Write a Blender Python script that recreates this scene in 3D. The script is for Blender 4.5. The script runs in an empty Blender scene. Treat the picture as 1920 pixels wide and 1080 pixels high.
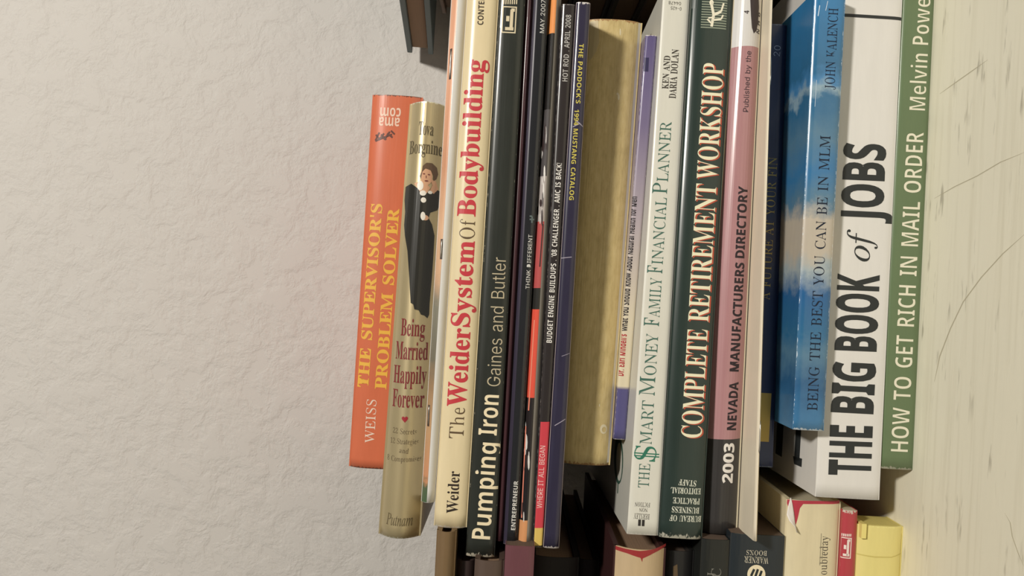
import bpy, bmesh, math, random
from mathutils import Vector, Matrix
from mathutils.geometry import tessellate_polygon

# ------------------------------------------------------------------ camera
S = bpy.context.scene
COL = S.collection
F = 1500.0                 # focal length in pixels of a 1920 wide frame
D = 0.408                  # lens to the plane of the spines
H = 0.2026                 # lens height above the shelf
TH = 0.055                 # the phone was held upright, a little off level
st, ct = math.sin(TH), math.cos(TH)
R = Vector((st, 0, -ct))   # picture right (the photograph lies on its side)
U = Vector((ct, 0, st))    # picture up
FW = Vector((0, 1, 0))
CAM = Vector((0, -D, H))
cd = bpy.data.cameras.new('camera')
cd.sensor_width = 36.0
cd.lens = 36.0 * F / 1920.0
cd.clip_start = 0.01
cam = bpy.data.objects.new('camera', cd)
COL.objects.link(cam)
cam.matrix_world = Matrix(((R.x, U.x, -FW.x, CAM.x), (R.y, U.y, -FW.y, CAM.y), (R.z, U.z, -FW.z, CAM.z), (0, 0, 0, 1)))
S.camera = cam

# ------------------------------------------------------------------ light
S.view_settings.view_transform = 'Standard'
S.view_settings.look = 'None'
S.view_settings.exposure = 0.0
S.view_settings.gamma = 1.0
S.view_settings.use_curve_mapping = False
w = bpy.data.worlds.new('room_light')
S.world = w
w.use_nodes = True
w.node_tree.nodes['Background'].inputs[0].default_value = (1.0, 0.95, 0.88, 1)
w.node_tree.nodes['Background'].inputs[1].default_value = 0.09
ld = bpy.data.lights.new('ceiling_lamp', 'AREA')
ld.shape = 'DISK'
ld.size = 0.17
ld.energy = 27.0
ld.color = (1.0, 0.955, 0.87)
lamp = bpy.data.objects.new('ceiling_lamp', ld)
COL.objects.link(lamp)
ldir = Vector((0.47, -1.0, 0.79)).normalized()
lamp.location = Vector((0, 0, 0.2)) + ldir * 1.7
lamp.rotation_euler = ldir.to_track_quat('Z', 'Y').to_euler()

# ------------------------------------------------------------------ helpers
def lin(v):
    v /= 255.0
    return v / 12.92 if v <= 0.04045 else ((v + 0.055) / 1.055) ** 2.4

def C(r, g, b):
    """a surface colour from its look under the room's light"""
    c = (lin(r) / .88, lin(g) / .845, lin(b) / .77)
    y = .3 * c[0] + .55 * c[1] + .15 * c[2]
    k = min(1, .86 / max(c))
    return tuple(k * (v + (y - v) * .08) for v in c) + (1,)

def ray(px, py):
    return FW + R * ((px - 960) / F) + U * ((540 - py) / F)

def at(px, py, y):
    d = ray(px, py)
    return CAM + d * ((y - CAM.y) / d.y)

def on_plane(px, py, p, n):
    d = ray(px, py)
    return CAM + d * ((p - CAM).dot(n) / d.dot(n))

def meta(o, label=None, cat=None, group=None, kind=None):
    if label: o['label'] = label
    if cat: o['category'] = cat
    if group: o['group'] = group
    if kind: o['kind'] = kind
    return o

def empty(name, loc, rz=0.0):
    o = bpy.data.objects.new(name, None)
    o.empty_display_size = 0.02
    o.location = loc
    o.rotation_euler = (0, 0, rz)
    COL.objects.link(o)
    return o

def link(name, me, mat, parent=None, smooth=False):
    o = bpy.data.objects.new(name, me)
    if mat: me.materials.append(mat)
    if smooth:
        for p in me.polygons: p.use_smooth = True
    COL.objects.link(o)
    if parent: o.parent = parent
    return o

def mesh(name, verts, faces):
    me = bpy.data.meshes.new(name)
    me.from_pydata([tuple(v) for v in verts], [], faces)
    me.update()
    return me

def new_mat(name):
    m = bpy.data.materials.new(name)
    m.use_nodes = True
    nt = m.node_tree
    return m, nt, nt.nodes['Principled BSDF']

def nd(nt, t, **kw):
    n = nt.nodes.new(t)
    for k, v in kw.items(): setattr(n, k, v)
    return n

def mth(nt, op, a, b=None, c=None):
    n = nd(nt, 'ShaderNodeMath', operation=op)
    for i, v in enumerate((a, b, c)):
        if v is None: continue
        if isinstance(v, (int, float)): n.inputs[i].default_value = v
        else: nt.links.new(v, n.inputs[i])
    return n.outputs[0]

def noise(nt, vec, scale, detail=3, rough=.55):
    n = nd(nt, 'ShaderNodeTexNoise')
    n.inputs['Scale'].default_value = scale
    n.inputs['Detail'].default_value = detail
    n.inputs['Roughness'].default_value = rough
    if vec is not None: nt.links.new(vec, n.inputs['Vector'])
    return n.outputs['Fac']

def mix(nt, fac, a, b):
    n = nd(nt, 'ShaderNodeMix', data_type='RGBA')
    for sock, v in ((n.inputs[0], fac), (n.inputs[6], a), (n.inputs[7], b)):
        if isinstance(v, (int, float)): sock.default_value = v
        elif isinstance(v, tuple): sock.default_value = v
        else: nt.links.new(v, sock)
    return n.outputs[2]

def stretch(nt, vec, sx, sy, sz):
    n = nd(nt, 'ShaderNodeMapping')
    n.inputs['Scale'].default_value = (sx, sy, sz)
    nt.links.new(vec, n.inputs['Vector'])
    return n.outputs[0]

def ramp(nt, fac, stops):
    n = nd(nt, 'ShaderNodeValToRGB')
    el = n.color_ramp.elements
    while len(el) < len(stops): el.new(.5)
    for e, (p, c) in zip(el, stops):
        e.position = p
        e.color = c if isinstance(c, tuple) else (c, c, c, 1)
    nt.links.new(fac, n.inputs[0])
    return n.outputs[0]

def bump(nt, b, height, strength, dist):
    n = nd(nt, 'ShaderNodeBump')
    n.inputs['Strength'].default_value = strength
    n.inputs['Distance'].default_value = dist
    nt.links.new(height, n.inputs['Height'])
    nt.links.new(n.outputs[0], b.inputs['Normal'])

_ink = {}
def ink(col, rough=.42):
    """printing ink or plain coloured card"""
    k = (col, rough)
    if k not in _ink:
        m, nt, b = new_mat('printed_colour')
        b.inputs['Base Color'].default_value = C(*col)
        b.inputs['Roughness'].default_value = rough
        b.inputs['Specular IOR Level'].default_value = .4
        _ink[k] = m
    return _ink[k]

def cover_mat(name, col, rough=.4, coat=0.0, var=.12, wear=None, pattern=None, crease=0.0):
    """printed card or cloth: a slightly uneven colour, worn at the ends and along the edges, lengthwise creases"""
    m, nt, b = new_mat(name)
    uv = nd(nt, 'ShaderNodeUVMap', uv_map='sheet').outputs[0]      # x: cm along the spine, y: cm across
    ed = nd(nt, 'ShaderNodeUVMap', uv_map='edge').outputs[0]       # cm to the nearest end, cm to the nearest long edge
    n1 = noise(nt, stretch(nt, uv, .35, 1.6, 1), 1.3, 4)
    if pattern: colr = pattern(nt, uv)
    else: colr = C(*col)
    dk = nd(nt, 'ShaderNodeMix', data_type='RGBA', blend_type='MULTIPLY')
    dk.inputs[0].default_value = 1.0
    if isinstance(colr, tuple): dk.inputs[6].default_value = colr
    else: nt.links.new(colr, dk.inputs[6])
    v = ramp(nt, n1, [(.3, 1 - var), (.7, 1.0)])
    nt.links.new(v, dk.inputs[7])
    out = dk.outputs[2]
    if wear:
        wc, we, wl = wear                                           # colour, mm at the ends, mm along the edges
        sep = nd(nt, 'ShaderNodeSeparateXYZ'); nt.links.new(ed, sep.inputs[0])
        nz = noise(nt, stretch(nt, uv, 1, 2.2, 1), 3.2, 5, .7)
        nz = ramp(nt, nz, [(.40, 0.0), (.66, 1.0)])
        f = None
        for ax, mm in ((0, we), (1, wl)):
            if mm <= 0: continue
            g = mth(nt, 'LESS_THAN', sep.outputs[ax], mth(nt, 'MULTIPLY', nz, mm / 10.0))
            f = g if f is None else mth(nt, 'MAXIMUM', f, g)
        out = mix(nt, f, out, C(*wc))
    nt.links.new(out, b.inputs['Base Color'])
    b.inputs['Roughness'].default_value = rough
    b.inputs['Specular IOR Level'].default_value = .4
    b.inputs['Coat Weight'].default_value = coat
    b.inputs['Coat Roughness'].default_value = .16
    nb = noise(nt, stretch(nt, uv, .12, 5, 1), 1.6, 3)
    bump(nt, b, nb, .10 + crease, .0006)
    return m

def paper_mat(name, col=(205, 190, 155), freq=1400.0):
    """edges of a block of leaves: fine lines between the covers"""
    m, nt, b = new_mat(name)
    co = nd(nt, 'ShaderNodeTexCoord').outputs['Object']
    n1 = noise(nt, stretch(nt, co, 6, 6, freq), 1.0, 2)
    c = C(*col)
    nt.links.new(mix(nt, n1, tuple(v * .72 for v in c[:3]) + (1,), c), b.inputs['Base Color'])
    b.inputs['Roughness'].default_value = .85
    bump(nt, b, n1, .3, .0003)
    return m
PAPER = paper_mat('cream_leaves')
PAPER_OLD = paper_mat('brown_leaves', (150, 118, 88))
PAPER_WHITE = paper_mat('white_leaves', (222, 214, 196))
STEEL, _nt, _b = new_mat('steel_wire')
_b.inputs['Base Color'].default_value = (.55, .53, .5, 1); _b.inputs['Metallic'].default_value = 1; _b.inputs['Roughness'].default_value = .35

def block(bm, x0, x1, y0, y1, z0, z1):
    v = [bm.verts.new((x, y, z)) for x in (x0, x1) for y in (y0, y1) for z in (z0, z1)]
    for f in ((0, 1, 3, 2), (4, 6, 7, 5), (0, 4, 5, 1), (2, 3, 7, 6), (0, 2, 6, 4), (1, 5, 7, 3)):
        bm.faces.new([v[i] for i in f])

def bm_mesh(bm, name):
    bmesh.ops.recalc_face_normals(bm, faces=bm.faces[:])
    me = bpy.data.meshes.new(name)
    bm.to_mesh(me); bm.free()
    return me

# ------------------------------------------------------------------ the setting
def wall_material():
    m, nt, b = new_mat('textured_plaster')
    co = nd(nt, 'ShaderNodeTexCoord').outputs['Object']
    warp = noise(nt, co, 26, 2)
    mp = stretch(nt, co, 1, 1, 1)
    add = nd(nt, 'ShaderNodeVectorMath', operation='MULTIPLY_ADD')
    nt.links.new(warp, add.inputs[0]); add.inputs[1].default_value = (.02, .02, .02); nt.links.new(mp, add.inputs[2])
    a = noise(nt, add.outputs[0], 54, 6, .60)
    tr = ramp(nt, a, [(.40, 0.0), (.50, .55), (.60, .95), (.72, 1.0)])
    fine = noise(nt, co, 320, 2)
    hgt = mth(nt, 'MULTIPLY_ADD', fine, .10, tr)
    big = noise(nt, co, 3.0, 2)
    nt.links.new(mix(nt, big, C(194, 186, 173), C(201, 193, 181)), b.inputs['Base Color'])
    b.inputs['Roughness'].default_value = .7
    b.inputs['Specular IOR Level'].default_value = .3
    bump(nt, b, hgt, .42, .0018)
    return m

def floor_material():
    m, nt, b = new_mat('scuffed_cream_paint')
    co = nd(nt, 'ShaderNodeTexCoord').outputs['Object']
    base = mix(nt, noise(nt, stretch(nt, co, 3, 9, 1), 2.0, 3), C(224, 213, 181), C(230, 220, 191))
    # short dark scuffs
    rot = nd(nt, 'ShaderNodeMapping'); rot.inputs['Rotation'].default_value = (0, 0, .5); rot.inputs['Scale'].default_value = (30, 190, 1)
    nt.links.new(co, rot.inputs['Vector'])
    s1 = ramp(nt, noise(nt, rot.outputs[0], 1.0, 3, .6), [(.60, 0.0), (.68, 1.0)])
    patch = ramp(nt, noise(nt, co, 22, 2), [(.44, 0.0), (.56, 1.0)])
    f1 = mth(nt, 'MULTIPLY', mth(nt, 'MULTIPLY', s1, patch), .5)
    c1 = mix(nt, f1, base, C(120, 108, 84))
    # brushed streaks
    s2 = ramp(nt, noise(nt, stretch(nt, co, 9, 260, 1), 1.0, 2), [(.5, 0.0), (.75, 1.0)])
    c2 = mix(nt, mth(nt, 'MULTIPLY', s2, .22), c1, C(170, 156, 118))
    nt.links.new(c2, b.inputs['Base Color'])
    b.inputs['Roughness'].default_value = .5
    b.inputs['Specular IOR Level'].default_value = .35
    bump(nt, b, mth(nt, 'ADD', noise(nt, stretch(nt, co, 60, 160, 1), 1.0, 3), mth(nt, 'MULTIPLY', s1, -.3)), .16, .0008)
    return m

bm = bmesh.new(); block(bm, -.95, .95, .236, .30, -.03, 1.1)
meta(link('wall_back', bm_mesh(bm, 'wall'), wall_material()), 'off-white textured plaster wall behind the piles of books', kind='structure')
bm = bmesh.new(); block(bm, -.95, .95, -.62, .236, -.03, 0.0)
FLOOR = meta(link('floor', bm_mesh(bm, 'floor'), floor_material()), 'cream painted surface with scuffs under the books', kind='structure')
# long thin scratches in the paint
for pts_ in (((1752, 716), (1762, 668), (1782, 616), (1806, 566), (1840, 520), (1880, 476), (1920, 440)), ((1752, 372), (1790, 350), (1832, 330), (1876, 304), (1920, 286)), ((1884, 962), (1894, 980), (1898, 1006), (1910, 1040), (1920, 1062)), ((1762, 176), (1790, 156), (1824, 132), (1852, 112))):
    vs_ = []
    for i_, (x_, y_) in enumerate(pts_):
        w_ = .8 if 0 < i_ < len(pts_) - 1 else .2
        for s_ in (-w_, w_):
            p_ = on_plane(x_ + s_, y_ + s_ * .6, Vector((0, 0, .00004)), Vector((0, 0, 1)))
            vs_.append(p_)
    fs_ = [(2 * i_, 2 * i_ + 1, 2 * i_ + 3, 2 * i_ + 2) for i_ in range(len(pts_) - 1)]
    meta(link('floor_scratch', mesh('floor_scratch', vs_, fs_), ink((180, 167, 134)), FLOOR), kind='structure')

# ------------------------------------------------------------------ letter outlines: advance, then outlines as x, y, x, y ...
FONTS = {}
FONTS['sans'] = ({
'-': (227, [[168,122,168,94,57,94,57,122]]),
'0': (227, [[113,-3,87,0,65,12,47,31,34,57,27,89,24,127,27,165,35,197,48,223,65,242,87,254,113,258,139,254,161,242,179,223,192,197,200,165,203,127,200,89,192,57,179,31,162,12,140,0], [113,25,131,28,145,37,157,52,165,72,170,97,172,127,170,157,165,182,157,203,145,218,131,227,113,230,96,227,82,218,70,203,62,182,56,157,55,127,56,97,62,72,70,52,82,37,96,28]]),
'2': (227, [[32,0,32,24,117,114,141,141,155,163,160,186,159,198,154,209,146,218,137,224,112,230,98,228,86,224,77,216,69,207,65,195,64,181,33,181,35,202,43,221,55,237,72,248,91,255,112,258,134,255,153,248,169,237,181,223,188,205,191,186,185,159,168,129,133,90,76,30,76,28,195,28,195,0]]),
'4': (227, [[20,53,20,79,123,254,155,254,54,83,54,81,207,81,207,53], [141,0,141,159,171,159,171,0]]),
'5': (227, [[111,-3,89,-1,70,6,54,16,41,30,33,47,30,65,61,65,64,54,69,44,87,30,111,25,125,27,138,32,149,41,157,52,162,66,164,81,162,97,157,111,148,122,137,131,124,137,109,138,84,134,64,123,34,126,48,254,183,254,183,226,75,226,67,151,68,151,89,162,115,167,131,165,147,160,161,153,172,143,182,130,189,116,194,99,195,82,193,58,184,38,171,21,154,8,134,-1]]),
'7': (227, [[48,0,162,224,162,226,31,226,31,254,195,254,195,224,82,0]]),
'8': (227, [[113,-3,89,-1,68,6,50,17,37,31,29,48,26,68,28,83,33,98,40,110,51,121,63,128,76,132,76,133,59,141,46,154,38,171,35,190,38,209,45,225,57,239,73,249,92,256,113,258,134,256,153,249,169,239,181,225,188,209,191,190,188,171,180,154,167,141,150,133,150,132,164,128,176,121,186,110,194,98,199,83,200,68,198,48,189,31,176,17,158,6,137,-1], [113,25,129,26,142,30,153,37,161,46,167,57,168,69,167,83,161,94,153,104,141,111,128,116,113,118,98,116,85,111,73,104,65,94,59,83,58,69,59,57,64,46,73,37,84,30,97,26], [113,145,137,150,146,157,154,165,158,176,160,188,158,200,154,210,147,218,138,225,113,230,89,225,79,218,72,210,68,200,66,188,68,176,72,165,79,157,89,150]]),
'A': (240, [[8,0,101,254,138,254,231,0,198,0,144,151,132,186,116,239,123,239,106,185,95,151,43,0], [55,71,55,99,185,99,185,71]]),
'B': (228, [[30,0,30,254,121,254,145,252,164,245,180,235,190,221,197,205,199,187,198,172,193,160,178,143,157,133,157,131,170,129,182,123,192,114,201,102,207,86,209,68,207,50,200,33,189,20,172,9,151,2,123,0], [62,29,122,29,148,31,165,40,175,53,178,68,176,81,171,92,163,102,153,109,140,114,124,115,62,115], [62,143,119,143,144,148,154,155,162,163,166,174,168,186,165,202,156,214,141,223,120,226,62,226]]),
'D': (251, [[109,0,48,0,48,29,107,29,136,31,159,40,177,55,189,75,197,99,200,128,197,156,190,180,177,200,160,214,138,223,110,226,47,226,47,254,113,254,147,251,176,239,200,221,217,196,227,164,231,128,227,91,217,59,199,34,175,15,145,4], [62,254,62,0,30,0,30,254]]),
'E': (209, [[30,0,30,254,186,254,186,226,62,226,62,143,178,143,178,114,62,114,62,29,188,29,188,0]]),
'F': (205, [[30,0,30,254,185,254,185,226,62,226,62,139,173,139,173,111,62,111,62,0]]),
'G': (260, [[134,-3,102,1,75,13,52,32,35,58,24,90,20,127,24,165,35,197,52,223,74,242,102,254,132,258,152,256,170,252,187,245,202,235,214,222,225,208,232,192,237,174,204,174,194,197,178,213,158,224,133,228,111,225,92,216,75,202,62,182,54,157,52,127,54,97,63,72,75,53,92,38,112,29,134,26,155,29,172,36,187,47,198,62,205,80,207,101,217,100,141,100,141,128,239,128,239,100,236,71,225,45,209,25,188,9,163,0]]),
'H': (258, [[30,0,30,254,62,254,62,144,196,144,196,254,228,254,228,0,196,0,196,116,62,116,62,0]]),
'I': (150, [[16,0,16,29,59,29,59,226,16,226,16,254,135,254,135,226,91,226,91,29,135,29,135,0]]),
'K': (233, [[52,73,52,108,70,131,87,152,106,172,182,254,224,254,116,138,114,138], [30,0,30,254,62,254,62,0], [186,0,94,130,114,155,224,0]]),
'L': (196, [[30,0,30,254,62,254,62,29,181,29,181,0]]),
'M': (314, [[30,0,30,254,76,254,139,94,156,42,161,24,154,24,165,61,176,94,238,254,284,254,284,0,252,0,252,163,253,184,253,229,256,229,249,205,241,181,234,161,228,145,171,0,143,0,85,145,80,160,72,181,65,204,56,229,59,229,60,208,60,186,61,164,61,0]]),
'N': (262, [[30,0,30,254,68,254,172,91,181,75,194,53,207,27,202,27,200,54,200,79,199,97,199,254,232,254,232,0,193,0,101,145,89,165,54,226,60,227,61,192,62,164,62,0]]),
'P': (222, [[30,0,30,254,118,254,144,252,166,244,183,231,195,215,202,195,204,174,202,152,195,133,183,116,166,104,144,96,118,93,55,93,55,121,116,121,134,123,149,128,159,136,167,147,171,160,172,174,171,188,167,201,159,211,148,219,134,224,116,226,62,226,62,0]]),
'R': (224, [[30,0,30,254,118,254,145,252,167,244,183,232,195,217,202,198,205,176,202,154,195,136,183,120,166,109,145,101,118,99,48,99,48,128,117,128,135,129,149,133,160,141,167,150,171,162,173,176,171,190,167,202,159,212,149,220,134,224,116,226,62,226,62,0], [177,0,115,115,151,115,214,0]]),
'T': (224, [[16,226,16,254,208,254,208,226,128,226,128,0,96,0,96,226]]),
'W': (343, [[78,0,8,254,41,254,82,98,88,73,98,20,95,20,100,47,112,98,153,254,190,254,231,98,249,20,244,20,249,47,261,98,302,254,335,254,265,0,228,0,184,161,176,196,168,237,175,237,167,197,159,161,115,0]]),
'Y': (236, [[102,0,102,104,8,254,46,254,96,172,111,146,125,115,112,115,126,146,140,172,191,254,228,254,134,104,134,0]]),
'a': (195, [[80,-4,63,-3,47,2,34,11,24,22,17,37,15,54,17,69,22,80,29,90,39,97,63,105,89,110,117,113,133,117,136,121,133,148,120,161,98,165,75,161,59,150,50,137,20,146,29,161,39,173,52,182,66,188,97,192,119,190,143,180,153,172,161,160,167,145,168,126,168,0,138,0,138,26,136,26,126,12,108,1], [85,23,101,24,114,29,124,37,132,47,136,57,138,69,138,95,130,91,116,88,100,86,88,84,67,79,52,70,47,62,46,52,51,36,65,26]]),
'b': (212, [[115,-4,99,-3,86,2,69,16,59,29,56,29,56,0,26,0,26,254,57,254,57,160,59,160,69,173,86,186,98,191,115,192,137,189,156,180,173,166,185,146,193,122,195,94,193,66,185,42,173,23,157,8,137,-1], [110,23,126,26,140,33,150,44,158,58,163,75,164,95,163,114,158,131,150,145,140,156,126,163,110,165,94,163,81,156,70,145,62,131,58,114,56,95,58,75,63,58,70,43,81,32,94,26]]),
'd': (212, [[98,-4,75,-1,56,8,40,23,27,42,20,66,17,94,20,122,27,146,40,166,56,180,75,189,98,192,114,191,126,186,144,173,153,160,155,160,155,254,186,254,186,0,156,0,156,29,153,29,143,16,126,2,114,-3], [102,23,118,26,132,32,142,43,150,58,154,75,156,95,154,114,150,131,142,145,132,156,118,163,102,165,86,163,72,156,62,145,54,131,50,114,48,95,50,75,54,58,62,44,73,33,86,26]]),
'e': (202, [[106,-4,80,-1,58,8,41,23,28,42,20,66,17,93,20,121,28,145,40,165,58,180,78,189,103,192,133,187,147,180,160,170,170,157,179,141,184,121,186,97,186,85,37,85,37,110,169,110,155,101,153,119,149,134,141,147,131,157,118,163,103,165,87,163,73,157,62,147,54,135,50,121,48,105,48,89,50,69,55,53,64,40,76,31,90,25,106,23,127,26,143,36,153,53,182,45,177,32,168,20,156,10,141,2,125,-3]]),
'h': (205, [[57,113,57,0,26,0,26,254,57,254,57,144,51,144,62,166,76,181,94,189,114,192,132,190,148,184,161,174,170,160,177,142,179,120,179,0,148,0,148,118,145,137,136,152,123,161,105,165,92,163,80,159,71,151,63,141,58,129]]),
'i': (83, [[26,0,26,190,57,190,57,0], [42,221,34,223,27,227,22,234,21,242,22,249,27,256,34,260,42,262,50,260,57,256,62,249,63,242,62,234,57,227,50,223]]),
'l': (95, [[70,-1,50,2,37,10,29,24,26,42,26,254,57,254,57,49,60,31,65,27,73,26,80,26,85,27,90,1]]),
'n': (205, [[57,113,57,0,26,0,26,190,56,190,56,144,51,144,62,166,76,181,94,189,114,192,132,190,147,184,160,174,170,160,176,142,179,120,179,0,148,0,148,118,145,137,136,152,123,161,105,165,92,163,80,159,71,151,63,141,58,129]]),
'r': (130, [[26,0,26,190,56,190,56,160,58,160,65,173,76,184,90,190,107,192,122,192,122,161,103,163,91,161,80,157,70,151,63,142,58,131,57,118,57,0]]),
's': (182, [[91,-4,72,-3,56,2,42,9,31,19,23,32,18,47,47,53,53,40,62,30,75,25,91,23,108,25,122,31,131,40,134,51,132,60,127,68,118,74,106,78,75,85,52,93,36,104,27,119,23,137,26,152,33,166,43,177,58,185,74,190,94,192,112,191,127,186,140,179,149,170,162,145,134,139,129,149,121,158,110,164,94,166,78,164,65,158,57,150,54,139,56,129,62,122,86,111,115,105,137,97,153,86,162,71,166,53,163,37,156,24,145,12,130,3,112,-2]]),
't': (114, [[102,190,102,164,3,164,3,190], [32,236,63,236,63,49,64,38,68,31,75,26,85,25,101,27,107,1,96,-1,84,-2,62,1,46,11,36,26,32,46]]),
'u': (205, [[91,-3,73,-1,57,5,44,15,35,29,28,47,26,69,26,190,57,190,57,72,60,52,68,37,82,28,100,25,113,27,125,31,134,38,142,48,146,61,148,76,148,190,179,190,179,0,149,0,149,46,154,46,143,23,129,8,111,0]]),
'y': (195, [[24,-69,31,-43,36,-44,52,-44,65,-37,75,-18,81,-1,9,190,42,190,83,78,93,43,103,10,92,10,101,43,112,78,153,190,186,190,102,-29,88,-54,70,-68,46,-73,32,-72]]),
}, 254)
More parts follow.
